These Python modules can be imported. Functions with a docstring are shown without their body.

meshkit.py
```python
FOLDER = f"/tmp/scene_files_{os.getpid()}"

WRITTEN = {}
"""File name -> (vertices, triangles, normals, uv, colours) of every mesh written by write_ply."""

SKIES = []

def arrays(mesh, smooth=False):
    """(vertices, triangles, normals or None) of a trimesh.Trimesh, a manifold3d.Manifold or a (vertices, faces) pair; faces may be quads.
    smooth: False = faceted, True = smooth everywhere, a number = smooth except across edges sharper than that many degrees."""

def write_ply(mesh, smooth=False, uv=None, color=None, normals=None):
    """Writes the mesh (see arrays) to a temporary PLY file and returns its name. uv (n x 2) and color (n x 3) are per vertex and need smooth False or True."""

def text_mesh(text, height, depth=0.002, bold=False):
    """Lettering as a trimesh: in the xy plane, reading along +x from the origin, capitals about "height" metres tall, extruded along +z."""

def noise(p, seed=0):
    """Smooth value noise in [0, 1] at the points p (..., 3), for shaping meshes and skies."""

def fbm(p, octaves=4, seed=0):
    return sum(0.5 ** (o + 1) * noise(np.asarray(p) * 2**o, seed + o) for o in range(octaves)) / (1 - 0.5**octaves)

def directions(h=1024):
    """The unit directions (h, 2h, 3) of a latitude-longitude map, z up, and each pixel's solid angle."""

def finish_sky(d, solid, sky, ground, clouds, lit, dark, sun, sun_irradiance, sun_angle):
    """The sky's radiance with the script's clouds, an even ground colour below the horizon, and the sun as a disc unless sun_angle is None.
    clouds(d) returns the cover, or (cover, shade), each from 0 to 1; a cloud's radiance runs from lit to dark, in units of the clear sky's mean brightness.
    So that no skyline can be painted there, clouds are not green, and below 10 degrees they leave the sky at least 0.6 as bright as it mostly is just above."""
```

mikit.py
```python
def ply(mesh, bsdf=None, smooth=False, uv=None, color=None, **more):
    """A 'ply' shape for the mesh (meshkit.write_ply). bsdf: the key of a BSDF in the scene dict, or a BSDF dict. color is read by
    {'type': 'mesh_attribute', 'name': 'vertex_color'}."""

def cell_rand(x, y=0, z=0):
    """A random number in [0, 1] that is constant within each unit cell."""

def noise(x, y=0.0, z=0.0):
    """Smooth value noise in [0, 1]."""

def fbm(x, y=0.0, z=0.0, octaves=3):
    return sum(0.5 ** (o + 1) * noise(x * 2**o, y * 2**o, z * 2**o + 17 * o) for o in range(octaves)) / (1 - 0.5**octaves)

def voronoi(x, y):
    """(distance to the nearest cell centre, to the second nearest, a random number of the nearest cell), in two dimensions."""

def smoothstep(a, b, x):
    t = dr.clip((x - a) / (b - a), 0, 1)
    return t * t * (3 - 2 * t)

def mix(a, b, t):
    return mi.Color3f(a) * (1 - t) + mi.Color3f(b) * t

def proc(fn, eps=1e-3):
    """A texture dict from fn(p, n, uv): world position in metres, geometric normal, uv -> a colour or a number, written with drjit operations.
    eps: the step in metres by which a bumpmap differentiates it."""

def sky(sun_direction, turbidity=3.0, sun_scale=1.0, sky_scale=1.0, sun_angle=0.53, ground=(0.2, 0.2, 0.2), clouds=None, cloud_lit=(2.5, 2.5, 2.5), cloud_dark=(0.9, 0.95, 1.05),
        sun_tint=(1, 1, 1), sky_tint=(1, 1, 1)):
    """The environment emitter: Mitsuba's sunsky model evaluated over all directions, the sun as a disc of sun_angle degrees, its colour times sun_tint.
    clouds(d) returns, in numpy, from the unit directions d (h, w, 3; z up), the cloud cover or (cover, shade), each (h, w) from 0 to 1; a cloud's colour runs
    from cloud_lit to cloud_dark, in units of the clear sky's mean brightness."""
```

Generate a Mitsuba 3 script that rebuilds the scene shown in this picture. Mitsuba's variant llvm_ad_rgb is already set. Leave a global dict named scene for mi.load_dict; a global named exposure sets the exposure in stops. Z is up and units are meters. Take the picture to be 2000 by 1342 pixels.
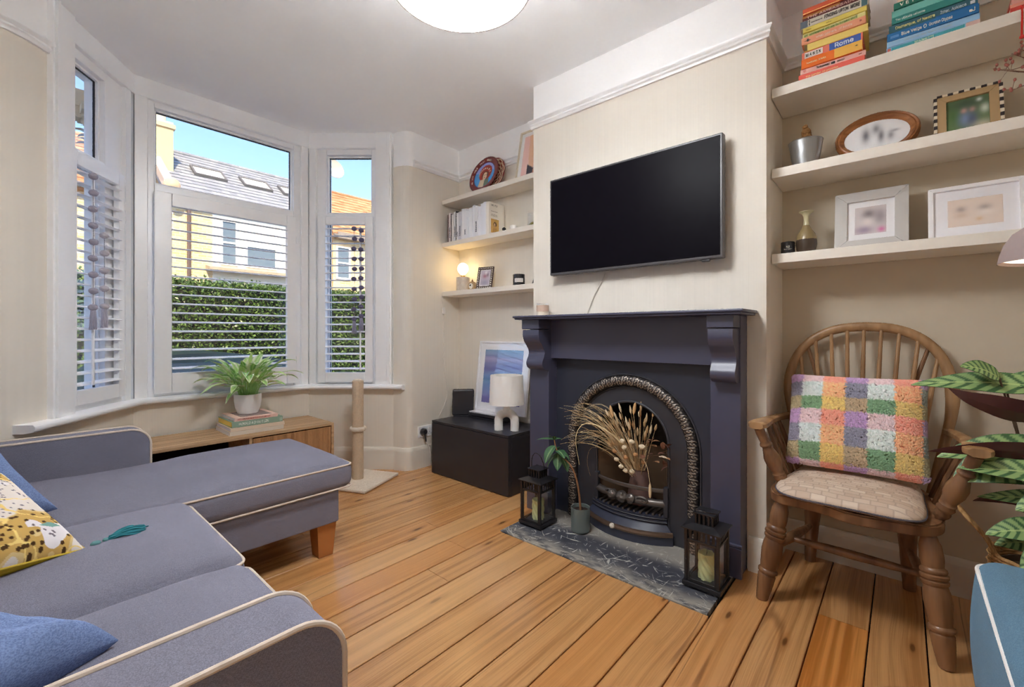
import math, random
import numpy as np, trimesh, drjit as dr, mitsuba as mi
from shapely.geometry import Polygon
from scipy.interpolate import CubicSpline
import mikit, meshkit
from mikit import proc, noise, fbm, voronoi, cell_rand, smoothstep, mix

# ---------------------------------------------------------------- camera, sky, exposure
scene, labels = {}, {}
T = mi.ScalarTransform4f
YAW = 0.7240
scene['camera'] = {'type': 'perspective', 'fov': math.degrees(2 * math.atan(1000 / 861.0)), 'fov_axis': 'x', 'near_clip': 0.05, 'far_clip': 400.0,
                   'principal_point_offset_y': 20.0 / 1342.0,
                   'to_world': T().look_at(origin=[0, 0, 1.05], target=[-math.sin(YAW), math.cos(YAW), 1.05], up=[0, 0, 1])}
scene['sky'] = mikit.sky([0.75, -0.28, 0.72], turbidity=2.6, sun_scale=5, sky_scale=10, ground=(0.25, 0.24, 0.22), sky_tint=(1.0, 0.97, 1.06))
exposure = 0.18
LAMP = 43          # radiance of the ceiling pendant
BULB, READ = 6, 8.0      # the globe bulb on the shelf, the reading lamp
rng = np.random.default_rng(7)
random.seed(7)

# ---------------------------------------------------------------- helpers
def S(r, g, b):
    return tuple((c / 255 / 12.92) if c / 255 <= 0.04045 else ((c / 255 + 0.055) / 1.055) ** 2.4 for c in (r, g, b))

def mat(name, rgb=None, rough=0.6, spec=0.4, tex=None, bump=None, bscale=1.0, **kw):
    b = {'type': 'principled', 'base_color': tex if tex is not None else {'type': 'rgb', 'value': list(S(*rgb))}, 'roughness': rough, 'specular': spec, **kw}
    if bump is not None:
        b = {'type': 'bumpmap', 'arbitrary': bump, 'scale': bscale, 'bsdf': b}
    scene[name] = {'type': 'twosided', 'bsdf': b}
    return name

VC = {'type': 'mesh_attribute', 'name': 'vertex_color'}

_trim = [0]
def _key(name, parent):
    if parent is None and name.startswith('trim_'):
        _trim[0] += 1
        return f'trim_{_trim[0]}'
    k = name if parent is None else parent + '__' + name
    if k not in scene and k not in labels:
        return k
    i = 1
    while f'{k}_{i:03d}' in scene or f'{k}_{i:03d}' in labels:
        i += 1
    return f'{k}_{i:03d}'

def tag(k, label=None, cat=None, group=None, kind=None):
    d = {}
    if label: d['label'] = label
    if cat: d['category'] = cat
    if group: d['group'] = group
    if kind: d['kind'] = kind
    if d: labels[k] = d
    return k

def thing(name, label, cat, group=None):
    return tag(_key(name, None), label, cat, group)

def obj(name, mesh, m, parent=None, smooth=35, col=None, label=None, cat=None, group=None, kind=None, **more):
    k = _key(name, parent)
    items = mesh if isinstance(mesh, list) else [(mesh, col)]
    vs, fs, ns, cs, at = [], [], [], [], 0
    for it in items:
        me, c = (it if isinstance(it, tuple) and len(it) == 2 and not isinstance(it[0], np.ndarray) else (it, col))
        sm = True if (isinstance(c, np.ndarray) and c.ndim == 2) else smooth
        v, f, n = meshkit.arrays(me, sm)
        if n is None and len(items) > 1:
            v = v[f].reshape(-1, 3); f = np.arange(len(v)).reshape(-1, 3)
            n = np.repeat(np.cross(v[1::3] - v[0::3], v[2::3] - v[0::3]), 3, axis=0); n /= np.linalg.norm(n, axis=1, keepdims=True) + 1e-20
        vs.append(v); fs.append(f + at); at += len(v)
        if n is not None: ns.append(n)
        if c is not None: cs.append(np.broadcast_to(np.asarray(c, float), (len(v), 3)))
    n = np.vstack(ns) if ns else None
    path = meshkit.write_ply((np.vstack(vs), np.vstack(fs)), False, None, np.vstack(cs) if cs else None, normals=n)
    scene[k] = {'type': 'ply', 'filename': path, 'face_normals': n is None, 'bsdf': {'type': 'ref', 'id': m} if isinstance(m, str) else m, **more}
    return tag(k, label, cat, group, kind)

def cat_(*ms):
    ms = [m for x in ms for m in (x if isinstance(x, list) else [x])]
    return trimesh.util.concatenate(ms)

def box(x0, x1, y0, y1, z0, z1):
    m = trimesh.creation.box((abs(x1 - x0), abs(y1 - y0), abs(z1 - z0)))
    m.apply_translation(((x0 + x1) / 2, (y0 + y1) / 2, (z0 + z1) / 2))
    return m

def rbox(x0, x1, y0, y1, z0, z1, r, k=3, m=1):
    lo, hi = np.array([x0, y0, z0], float), np.array([x1, y1, z1], float)
    r = min(r, *(0.499 * (hi - lo)))
    ax = []
    for a in range(3):
        e = r * (1 - np.cos(np.linspace(0, np.pi / 2, k + 1)))
        ax.append(np.concatenate([lo[a] + e, np.linspace(lo[a] + r, hi[a] - r, m + 1)[1:-1], hi[a] - e[::-1]]))
    V, F, at = [], [], 0
    for a in range(3):
        b, c = (a + 1) % 3, (a + 2) % 3
        B, Cc = np.meshgrid(ax[b], ax[c], indexing='ij')
        nb, nc = B.shape
        i, j = np.meshgrid(np.arange(nb - 1), np.arange(nc - 1), indexing='ij')
        q = np.stack([i * nc + j, (i + 1) * nc + j, (i + 1) * nc + j + 1, i * nc + j + 1], -1).reshape(-1, 4)
        for side in (0, 1):
            P = np.zeros((nb * nc, 3)); P[:, b] = B.ravel(); P[:, c] = Cc.ravel(); P[:, a] = (lo, hi)[side][a]
            V.append(P); F.append((q if side else q[:, ::-1]) + at); at += len(P)
    V = np.vstack(V); F = np.vstack(F)
    Q = np.clip(V, lo + r, hi - r); D = V - Q
    V = Q + r * D / np.maximum(np.linalg.norm(D, axis=1, keepdims=True), 1e-12)
    F = np.vstack([F[:, [0, 1, 2]], F[:, [0, 2, 3]]])
    me = trimesh.Trimesh(V, F, process=False)
    me.merge_vertices(digits_vertex=6)
    return me

def cb(x0, x1, y0, y1, z0, z1, c=0.004):
    return rbox(x0, x1, y0, y1, z0, z1, c, k=1, m=1)

def ext(pts, a, b, plane='xz'):
    p = Polygon(pts) if not isinstance(pts, Polygon) else pts
    m = trimesh.creation.extrude_polygon(p.buffer(0), abs(b - a), engine='earcut')
    v = m.vertices.copy(); lo = min(a, b)
    if plane == 'xy': w = np.c_[v[:, 0], v[:, 1], v[:, 2] + lo]
    elif plane == 'xz': w = np.c_[v[:, 0], v[:, 2] + lo, v[:, 1]]
    else: w = np.c_[v[:, 2] + lo, v[:, 0], v[:, 1]]
    m = trimesh.Trimesh(w, m.faces, process=False)
    if plane == 'xz': m.invert()
    return m

def xf(mesh, pos=(0, 0, 0), rz=0, rx=0, ry=0, s=1):
    m = mesh.copy()
    M = trimesh.transformations.euler_matrix(rx, ry, rz, 'sxyz')
    M[:3, :3] *= s; M[:3, 3] = pos
    m.apply_transform(M)
    return m

def fr(mesh, o, ex, ey, ez=None):
    ex = np.asarray(ex, float); ey = np.asarray(ey, float)
    ez = np.cross(ex, ey) if ez is None else np.asarray(ez, float)
    m = mesh.copy(); M = np.eye(4); M[:3, 0] = ex; M[:3, 1] = ey; M[:3, 2] = ez; M[:3, 3] = o
    m.apply_transform(M)
    return m

def spl(P, n=24, closed=False):
    P = np.asarray(P, float)
    if closed: P = np.vstack([P, P[:1]])
    t = np.r_[0, np.cumsum(np.linalg.norm(np.diff(P, axis=0), axis=1))]
    return CubicSpline(t, P, bc_type='periodic' if closed else 'natural')(np.linspace(0, t[-1], n))

def tube(P, r, n=8, closed=False, up=None):
    P = np.asarray(P, float)
    N = len(P)
    r = np.asarray(r, float)
    R = np.broadcast_to(r[:, None] if r.ndim == 1 else r, (N, 2)) if r.ndim else np.full((N, 2), float(r))
    t = np.gradient(P, axis=0) if not closed else np.roll(P, -1, 0) - np.roll(P, 1, 0)
    t /= np.linalg.norm(t, axis=1, keepdims=True) + 1e-12
    u = np.array(up, float) if up is not None else (np.array([0, 0, 1.0]) if abs(t[0][2]) < 0.9 else np.array([1.0, 0, 0]))
    A, B = [], []
    for i in range(N):
        a = np.cross(t[i], u); a /= np.linalg.norm(a) + 1e-12
        b = np.cross(a, t[i])
        if up is None: u = b
        A.append(a); B.append(b)
    A, B = np.array(A), np.array(B)
    an = np.arange(n) * 2 * np.pi / n
    V = P[:, None] + R[:, None, :1] * np.cos(an)[None, :, None] * A[:, None] + R[:, None, 1:] * np.sin(an)[None, :, None] * B[:, None]
    M = N if closed else N - 1
    i, j = np.meshgrid(np.arange(M), np.arange(n), indexing='ij')
    i2 = (i + 1) % N
    q = np.stack([i * n + j, i2 * n + j, i2 * n + (j + 1) % n, i * n + (j + 1) % n], -1).reshape(-1, 4)
    F = np.vstack([q[:, [0, 1, 2]], q[:, [0, 2, 3]]]); V = V.reshape(-1, 3)
    if not closed:
        V = np.vstack([V, P[:1], P[-1:]]); c0, c1 = len(V) - 2, len(V) - 1
        k = np.arange(n)
        F = np.vstack([F, np.c_[np.full(n, c0), k, (k + 1) % n], np.c_[np.full(n, c1), (N - 1) * n + (k + 1) % n, (N - 1) * n + k]])
    return trimesh.Trimesh(V, F, process=False)

def cyl(p0, p1, r0, r1=None, n=16):
    return tube([p0, p1], np.array([r0, r0 if r1 is None else r1], float), n)

def lathe(prof, n=32, at=(0, 0, 0)):
    m = trimesh.creation.revolve(np.asarray(prof, float), sections=n)
    if m.volume < 0: m.invert()
    m.apply_translation(at)
    return m

def ball(c, r, sub=2, sc=(1, 1, 1)):
    m = trimesh.creation.icosphere(subdivisions=sub, radius=r)
    m.vertices *= np.array(sc); m.apply_translation(c)
    return m

def turned(p0, p1, prof, n=14):
    """a turned rod from p0 to p1; prof: (fraction along, radius)"""
    p0, p1 = np.asarray(p0, float), np.asarray(p1, float)
    pr = np.asarray(prof, float)
    return tube(p0 + (p1 - p0) * pr[:, :1], pr[:, 1], n, up=(0.3, 1, 0.1))

def gridc(o, ex, ey, nx, ny, fn):
    """flat coloured grid (a picture): fn(u, v) -> rgb arrays; returns (mesh, colours)"""
    u, v = np.meshgrid(np.linspace(0, 1, nx), np.linspace(0, 1, ny), indexing='ij')
    P = np.asarray(o, float) + u[..., None] * np.asarray(ex, float) + v[..., None] * np.asarray(ey, float)
    i, j = np.meshgrid(np.arange(nx - 1), np.arange(ny - 1), indexing='ij')
    q = np.stack([i * ny + j, (i + 1) * ny + j, (i + 1) * ny + j + 1, i * ny + j + 1], -1).reshape(-1, 4)
    c = np.stack(np.broadcast_arrays(*fn(u, v)), -1).reshape(-1, 3)
    return trimesh.Trimesh(P.reshape(-1, 3), np.vstack([q[:, [0, 1, 2]], q[:, [0, 2, 3]]]), process=False), c

def blend(base, spots):
    """a blurred picture: base rgb255, spots (u, v, radius_u, radius_v, rgb255, strength)"""
    def fn(u, v):
        c = np.ones(u.shape + (3,)) * np.array(S(*base))
        for a, b, ru, rv, col, st in spots:
            w = st * np.exp(-(((u - a) / ru) ** 2 + ((v - b) / rv) ** 2))[..., None]
            c = c * (1 - w) + w * np.array(S(*col))
        return c[..., 0], c[..., 1], c[..., 2]
    return fn

def text(s, h, o, ex, ey, bold=False, depth=0.0006, fit=None):
    m = meshkit.text_mesh(s, h, depth, bold)
    if fit:
        w = m.bounds[1][0] - m.bounds[0][0]
        m.vertices[:, 0] *= fit / w
    ex = np.asarray(ex, float) / np.linalg.norm(ex); ey = np.asarray(ey, float) / np.linalg.norm(ey)
    return fr(m, o, ex, ey)

def leaf(base, d, L, W, bend=0.8, fold=0.15, nt=9, ns=4, tip=1.0, roll=0.0, wave=0.0, colf=None, shape=0.75):
    """leaf blade as a grid: starts at base along d, bends down; colf(t, s) gives colours"""
    d = np.asarray(d, float); d = d / np.linalg.norm(d)
    h = np.array([d[0], d[1], 0.0])
    h = h / np.linalg.norm(h) if np.linalg.norm(h) > 1e-6 else np.array([1.0, 0, 0])
    el = math.asin(np.clip(d[2], -1, 1))
    t = np.linspace(0, 1, nt)
    e = el - bend * t ** 1.2
    step = np.stack([np.cos(e)[:, None] * h, ], 0)[0] + np.c_[0 * t, 0 * t, np.sin(e)]
    P = np.asarray(base, float) + np.vstack([[0, 0, 0], np.cumsum((step[1:] + step[:-1]) / 2 * (L / (nt - 1)), axis=0)])
    side0 = np.array([-h[1], h[0], 0])
    nrm = np.stack([-np.sin(e)[:, None] * h], 0)[0] + np.c_[0 * t, 0 * t, np.cos(e)]
    side = math.cos(roll) * side0[None] + math.sin(roll) * nrm
    nrm2 = -math.sin(roll) * side0[None] + math.cos(roll) * nrm
    w = W / 2 * np.sin(np.pi * np.clip(t, 0, 1) ** shape) ** 0.85 + 0.0006
    s = np.linspace(-1, 1, 2 * ns + 1)
    V = P[:, None] + s[None, :, None] * w[:, None, None] * side[:, None] + (fold * np.abs(s)[None, :, None] + wave * np.sin(t * 14)[:, None, None] * (s ** 2)[None, :, None]) * w[:, None, None] * nrm2[:, None]
    n2 = len(s)
    i, j = np.meshgrid(np.arange(nt - 1), np.arange(n2 - 1), indexing='ij')
    q = np.stack([i * n2 + j, (i + 1) * n2 + j, (i + 1) * n2 + j + 1, i * n2 + j + 1], -1).reshape(-1, 4)
    m = trimesh.Trimesh(V.reshape(-1, 3), np.vstack([q[:, [0, 1, 2]], q[:, [0, 2, 3]]]), process=False)
    tt, ss = np.meshgrid(t, s, indexing='ij')
    if colf is None: return m
    return m, np.asarray(colf(tt.ravel(), ss.ravel()))

def pillow(w, h, t, n=22, pinch=0.07, wr=0.01, seed=0):
    """a stuffed square cushion, lying in the xy plane, centre at the origin"""
    u, v = np.meshgrid(np.sin(np.linspace(-1, 1, n) * np.pi / 2), np.sin(np.linspace(-1, 1, n) * np.pi / 2), indexing='ij')
    x = u * (1 - pinch * (1 - v ** 2) * np.abs(u) ** 2) * w / 2
    y = v * (1 - pinch * (1 - u ** 2) * np.abs(v) ** 2) * h / 2
    z = t / 2 * ((1 - u ** 4) * (1 - v ** 4)) ** 0.55
    nz = (meshkit.fbm(np.stack([x * 9, y * 9, 0 * x], -1), 3, seed) - 0.5)
    edge = np.maximum(np.abs(u), np.abs(v))
    z = z + wr * nz * (1 - edge ** 6) * 2
    i, j = np.meshgrid(np.arange(n - 1), np.arange(n - 1), indexing='ij')
    q = np.stack([i * n + j, (i + 1) * n + j, (i + 1) * n + j + 1, i * n + j + 1], -1).reshape(-1, 4)
    f = np.vstack([q[:, [0, 1, 2]], q[:, [0, 2, 3]]])
    top = trimesh.Trimesh(np.stack([x, y, z], -1).reshape(-1, 3), f, process=False)
    bot = trimesh.Trimesh(np.stack([x, y, -z], -1).reshape(-1, 3), f[:, ::-1], process=False)
    return top, bot

def off(pts, d):
    """offset an open polyline in plan to its left by d"""
    p = np.asarray(pts, float); out = []
    for i in range(len(p)):
        ns = []
        for a, b in ((i - 1, i), (i, i + 1)):
            if a >= 0 and b < len(p):
                t = p[b] - p[a]; t /= np.linalg.norm(t); ns.append(np.array([-t[1], t[0]]))
        n = sum(ns); n /= np.linalg.norm(n); n = n / max(0.3, n @ ns[0])
        out.append(p[i] + n * d)
    return np.array(out)

def ribbon(pts, d0, d1, z0, z1):
    """a wall along a polyline, between the offsets d0 and d1, from z0 to z1"""
    a, b = off(pts, d0), off(pts, d1)
    n = len(a)
    V = np.vstack([np.c_[a, np.full(n, z0)], np.c_[a, np.full(n, z1)], np.c_[b, np.full(n, z0)], np.c_[b, np.full(n, z1)]])
    F = []
    for i in range(n - 1):
        A0, A1, B0, B1 = i, n + i, 2 * n + i, 3 * n + i
        for q in ((A0, A0 + 1, A1 + 1, A1), (B0, B1, B1 + 1, B0 + 1), (A1, A1 + 1, B1 + 1, B1), (A0, B0, B0 + 1, A0 + 1)):
            F += [(q[0], q[1], q[2]), (q[0], q[2], q[3])]
    for i, r in ((0, False), (n - 1, True)):
        q = (i, n + i, 3 * n + i, 2 * n + i)
        q = q[::-1] if r else q
        F += [(q[0], q[1], q[2]), (q[0], q[2], q[3])]
    m = trimesh.Trimesh(V, F, process=False)
    m.fix_normals()
    return m

def rail(pts, prof):
    """a moulding: profile points (distance out from the wall, z) swept along a plan polyline (out = left)"""
    k = len(prof); rows = [off(pts, d) for d, z in prof]
    n = len(pts)
    V = np.vstack([np.c_[rows[j], np.full(n, prof[j][1])] for j in range(k)])
    F = []
    for j in range(k):
        j2 = (j + 1) % k
        for i in range(n - 1):
            F += [(j * n + i, j * n + i + 1, j2 * n + i + 1), (j * n + i, j2 * n + i + 1, j2 * n + i)]
    for i in (0, n - 1):
        for j in range(1, k - 1): F.append((i, j * n + i, (j + 1) * n + i))
    m = trimesh.Trimesh(V, F, process=False); m.fix_normals()
    return m
# ---------------------------------------------------------------- materials
def stripe(base, amt=0.018, fx=240.0):
    c = S(*base)
    def fn(p, n, uv):
        h = p.x * 0.83 + p.y
        k = 1 + amt * (2 * noise(h * fx, p.z * 1.5) - 1) + 0.02 * (2 * noise(h * 3, p.z * 3, 5.0) - 1)
        return mi.Color3f(*c) * k
    return proc(fn)

mat('wall_cream', tex=stripe((228, 221, 209)), rough=0.75, spec=0.2)
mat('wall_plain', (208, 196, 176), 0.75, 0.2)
mat('paint_white', (246, 246, 246), 0.7, 0.2)
mat('trim_white', (249, 249, 250), 0.32, 0.4)
mat('ceiling_white', (243, 244, 245), 0.8, 0.1)
mat('shelf_paint', (238, 231, 219), 0.5, 0.3)
mat('skirting_cream', (232, 226, 214), 0.4, 0.35)
mat('vc', tex=VC, rough=0.6, spec=0.35)
mat('vc_gloss', tex=VC, rough=0.22, spec=0.5)
mat('vc_cloth', tex=VC, rough=0.9, spec=0.1, sheen=0.5)
mat('vc_metal', tex=VC, rough=0.32, metallic=1.0)
mat('leaf', tex=VC, rough=0.4, spec=0.45)
scene['pane'] = {'type': 'thindielectric', 'int_ior': 1.5}
scene['clear_glass'] = {'type': 'thindielectric', 'int_ior': 1.45}

def floor_fn(p, n, uv):
    b = dr.floor((p.x + 0.0865) / 0.1495)
    r = cell_rand(b, 3)
    x = p.x + 0.012 * noise(p.y * 1.3, b) + 0.02 * noise(p.y * 3.1, b * 7, p.x * 5)
    g = fbm(x * 55 + r * 91, p.y * 1.1 + r * 40, 0.0, 4)
    fine = noise(x * 420, p.y * 7 + r * 9)
    t = smoothstep(0.25, 0.8, 0.75 * g + 0.25 * fine)
    c = mix(S(198, 148, 96), S(166, 114, 66), t)
    c = mix(c, S(202, 138, 78), 0.5 * smoothstep(0.55, 0.95, r))
    c = mix(c, S(222, 176, 122), 0.45 * smoothstep(0.35, 0.05, r))
    d, e, w = voronoi(p.x * 5.5 + r * 3, p.y * 1.45 + r * 17)
    kx, ky = 1.0, 1.0
    knot = smoothstep(0.055, 0.02, d) * smoothstep(0.35, 0.5, w)
    ring = smoothstep(0.13, 0.04, d) * smoothstep(0.35, 0.5, w)
    c = mix(c, S(150, 92, 46), 0.45 * ring)
    c = mix(c, S(84, 48, 26), 0.85 * knot)
    crack = smoothstep(0.06, 0.0, dr.abs(noise(x * 30 + r * 55, p.y * 0.8, 2.0) - 0.5)) * smoothstep(0.62, 0.8, noise(p.x * 4, p.y * 1.2, 9.0))
    c = mix(c, S(110, 62, 34), 0.6 * crack)
    return c
def floor_bump(p, n, uv):
    b = dr.floor((p.x + 0.0865) / 0.1495)
    return noise(p.x * 9 + b * 3, p.y * 4, b) + 0.12 * noise(p.x * 260, p.y * 12)
mat('floor_wood', tex=proc(floor_fn), rough=0.20, spec=0.75, bump=proc(floor_bump), bscale=0.0016)
def floor_patch(p, n, uv):
    g = fbm(p.x * 70, p.y * 1.6, 3.0, 4)
    return mix(S(206, 138, 72), S(166, 100, 46), smoothstep(0.3, 0.75, g))
mat('floor_wood_new', tex=proc(floor_patch), rough=0.2, spec=0.5)
mat('subfloor', (46, 30, 20), 0.9)

def slate(p, n, uv):
    base = mix(S(44, 46, 56), S(84, 85, 92), fbm(p.x * 9, p.y * 9, 1.0, 4))
    m = mi.Float(0)
    for k in range(11):
        a = 0.4 + k * 0.83
        u, v = p.x * math.cos(a) + p.y * math.sin(a), -p.x * math.sin(a) + p.y * math.cos(a)
        w = noise(u * 4.0, v * 4.0, 3.0 + k) * 0.12
        s = noise(u * 15 + k * 13, (v + w) * 150 + k * 31)
        gate = noise(u * 12 + k * 7, v * 22 + 5.0)
        m = dr.maximum(m, smoothstep(0.88, 0.96, s) * smoothstep(0.40, 0.62, gate))
    c = mix(base, S(206, 204, 198), 0.72 * m)
    edge = smoothstep(0.13, 0.0, p.y - 1.71 + 0.04 * (noise(p.x * 14, 2.0) - 0.5))
    dust = dr.maximum(0.75 * edge * smoothstep(0.2, 0.7, fbm(p.x * 16, p.y * 40, 7.0, 3)), 0.6 * smoothstep(1.93, 2.03, p.y))
    return mix(c, S(178, 172, 160), dust)
mat('slate', tex=proc(slate), rough=0.45, spec=0.4)

mat('navy', (66, 67, 86), 0.36, 0.5)
mat('navy_dark', (40, 43, 55), 0.42, 0.45)
mat('iron', (40, 41, 48), 0.45, 0.6)
mat('soot', (20, 18, 18), 0.9, 0.1)
mat('black_satin', (34, 33, 38), 0.38, 0.45)
mat('black_metal', (24, 23, 26), 0.35, 0.5)
mat('tv_glass', (10, 8, 14), 0.34, 0.04)
mat('tv_bezel', (66, 64, 66), 0.35, 0.5)
mat('chrome', (200, 200, 200), 0.2, metallic=1.0)

def weave(rgb, dark, f=900.0, blot=0.12):
    a, b = S(*rgb), S(*dark)
    def fn(p, n, uv):
        t = noise(p.x * f, p.y * f, p.z * f)
        k = 1 + blot * (2 * fbm(p.x * 6, p.y * 6, p.z * 6, 3) - 1)
        return mix(b, a, smoothstep(0.1, 0.9, t)) * k
    return proc(fn)
mat('sofa_cloth', tex=weave((130, 130, 145), (106, 106, 120)), rough=0.85, spec=0.15, sheen=0.7)
mat('piping_cream', (214, 200, 186), 0.7, 0.2)
mat('blue_linen', tex=weave((124, 143, 182), (96, 114, 156), 500.0), rough=0.9, spec=0.1, sheen=0.3)
mat('blue_velvet', tex=weave((98, 130, 152), (84, 116, 140), 700.0), rough=0.8, spec=0.15, sheen=0.6)

def oak(rgb, dark, axis='y', f=60.0):
    def fn(p, n, uv):
        a, b, c = (p.x, p.y, p.z) if axis == 'y' else ((p.y, p.z, p.x) if axis == 'z' else (p.z, p.x, p.y))
        g = fbm(a * f, b * 2.5, c * f, 4)
        return mix(S(*rgb), S(*dark), smoothstep(0.3, 0.75, g))
    return proc(fn)
mat('oak', tex=oak((198, 164, 128), (168, 132, 98)), rough=0.5, spec=0.3)
mat('oak_front', tex=oak((186, 140, 98), (160, 114, 76), 'z', 90.0), rough=0.5, spec=0.3)
mat('chair_wood', tex=oak((166, 130, 92), (132, 98, 64), 'z', 24.0), rough=0.35, spec=0.45)
mat('chair_dark', tex=oak((132, 96, 66), (92, 62, 42), 'z', 24.0), rough=0.35, spec=0.45)
mat('leg_wood', (176, 116, 66), 0.35, 0.4)
mat('frame_wood', tex=oak((158, 102, 58), (118, 72, 38), 'x', 60.0), rough=0.35, spec=0.4)

# ---------------------------------------------------------------- the room
XL, YB, YC, CL, CR, XR, YN, H = -2.82, 2.51, 2.17, -1.738, -0.441, 1.40, -0.50, 2.60
RAIL = 2.335
bayA, bayB, bayC, bayD = (-2.95, 0.115), (-3.445, 0.475), (-3.445, 1.52), (-2.95, 1.95)
cornerR = [(XL, 2.05), (-2.826, 2.018), (-2.842, 1.993), (-2.870, 1.974), (-2.906, 1.960), bayD]
cornerL = [bayA, (-2.905, 0.075), (-2.868, 0.035), (-2.838, -0.01), (-2.824, -0.05), (XL, -0.095)]
THK = 0.16
def wall(name, pts, label):
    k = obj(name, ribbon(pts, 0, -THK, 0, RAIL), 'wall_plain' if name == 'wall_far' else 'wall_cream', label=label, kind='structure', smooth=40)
    obj('frieze', ribbon(pts, 0, -THK, RAIL, H), 'paint_white', k, smooth=40)
    return k
wall('wall_far', [(XR, YB), (CR, YB)], 'cream alcove wall behind the chair and the right shelves')
from shapely.geometry import box as sbox, Point
def arch(cx, hw, zc, z0=0.0, n=32):
    a = np.linspace(0, np.pi, n)
    return Polygon([(cx + hw, z0)] + [(cx + hw * math.cos(t), zc + hw * math.sin(t)) for t in a] + [(cx - hw, z0)])
FXC, FZC = -1.083, 0.46
cw = obj('wall_chimney', [(ext(sbox(CL, 0, CR, RAIL).difference(arch(FXC, 0.29, FZC, -0.1)), YC, YC + 0.1, 'xz'), None), (box(CL, CL + 0.1, YC + 0.1, YB + 0.05, 0, RAIL), None), (box(CR - 0.1, CR, YC + 0.1, YB + 0.05, 0, RAIL), None)], 'wall_cream', label='cream chimney breast carrying the television', kind='structure', smooth=False)
obj('frieze', box(CL, CR, YC, YB + 0.05, RAIL, H), 'paint_white', cw, smooth=False)
wall('wall_alcove', [(CL, YB), (XL, YB)], 'cream wall at the back of the left alcove')
wall('wall_front', [(XL, YB)] + cornerR, 'cream papered wall with a rounded corner between bay and left alcove')
wall('wall_left', cornerL + [(XL, YN)], 'cream wall with a rounded corner left of the bay window')
wall('wall_near', [(XL, YN), (XR, YN)], 'cream wall behind the sofa')
wall('wall_right', [(XR, YN), (XR, YB)], 'cream wall at the right end of the room')
obj('wall_bay', ribbon([bayD, bayC, bayB, bayA], 0, -0.2, 0, 0.62), 'wall_cream', label='cream papered wall under the bay window sill', kind='structure')
plan = [(XR, YN), (XR, YB), (XL, YB)] + cornerR[:-1] + [bayD, bayC, bayB, bayA] + cornerL[1:] + [(XL, YN)]
big = Polygon(plan).buffer(0.13, join_style=2)
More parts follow.
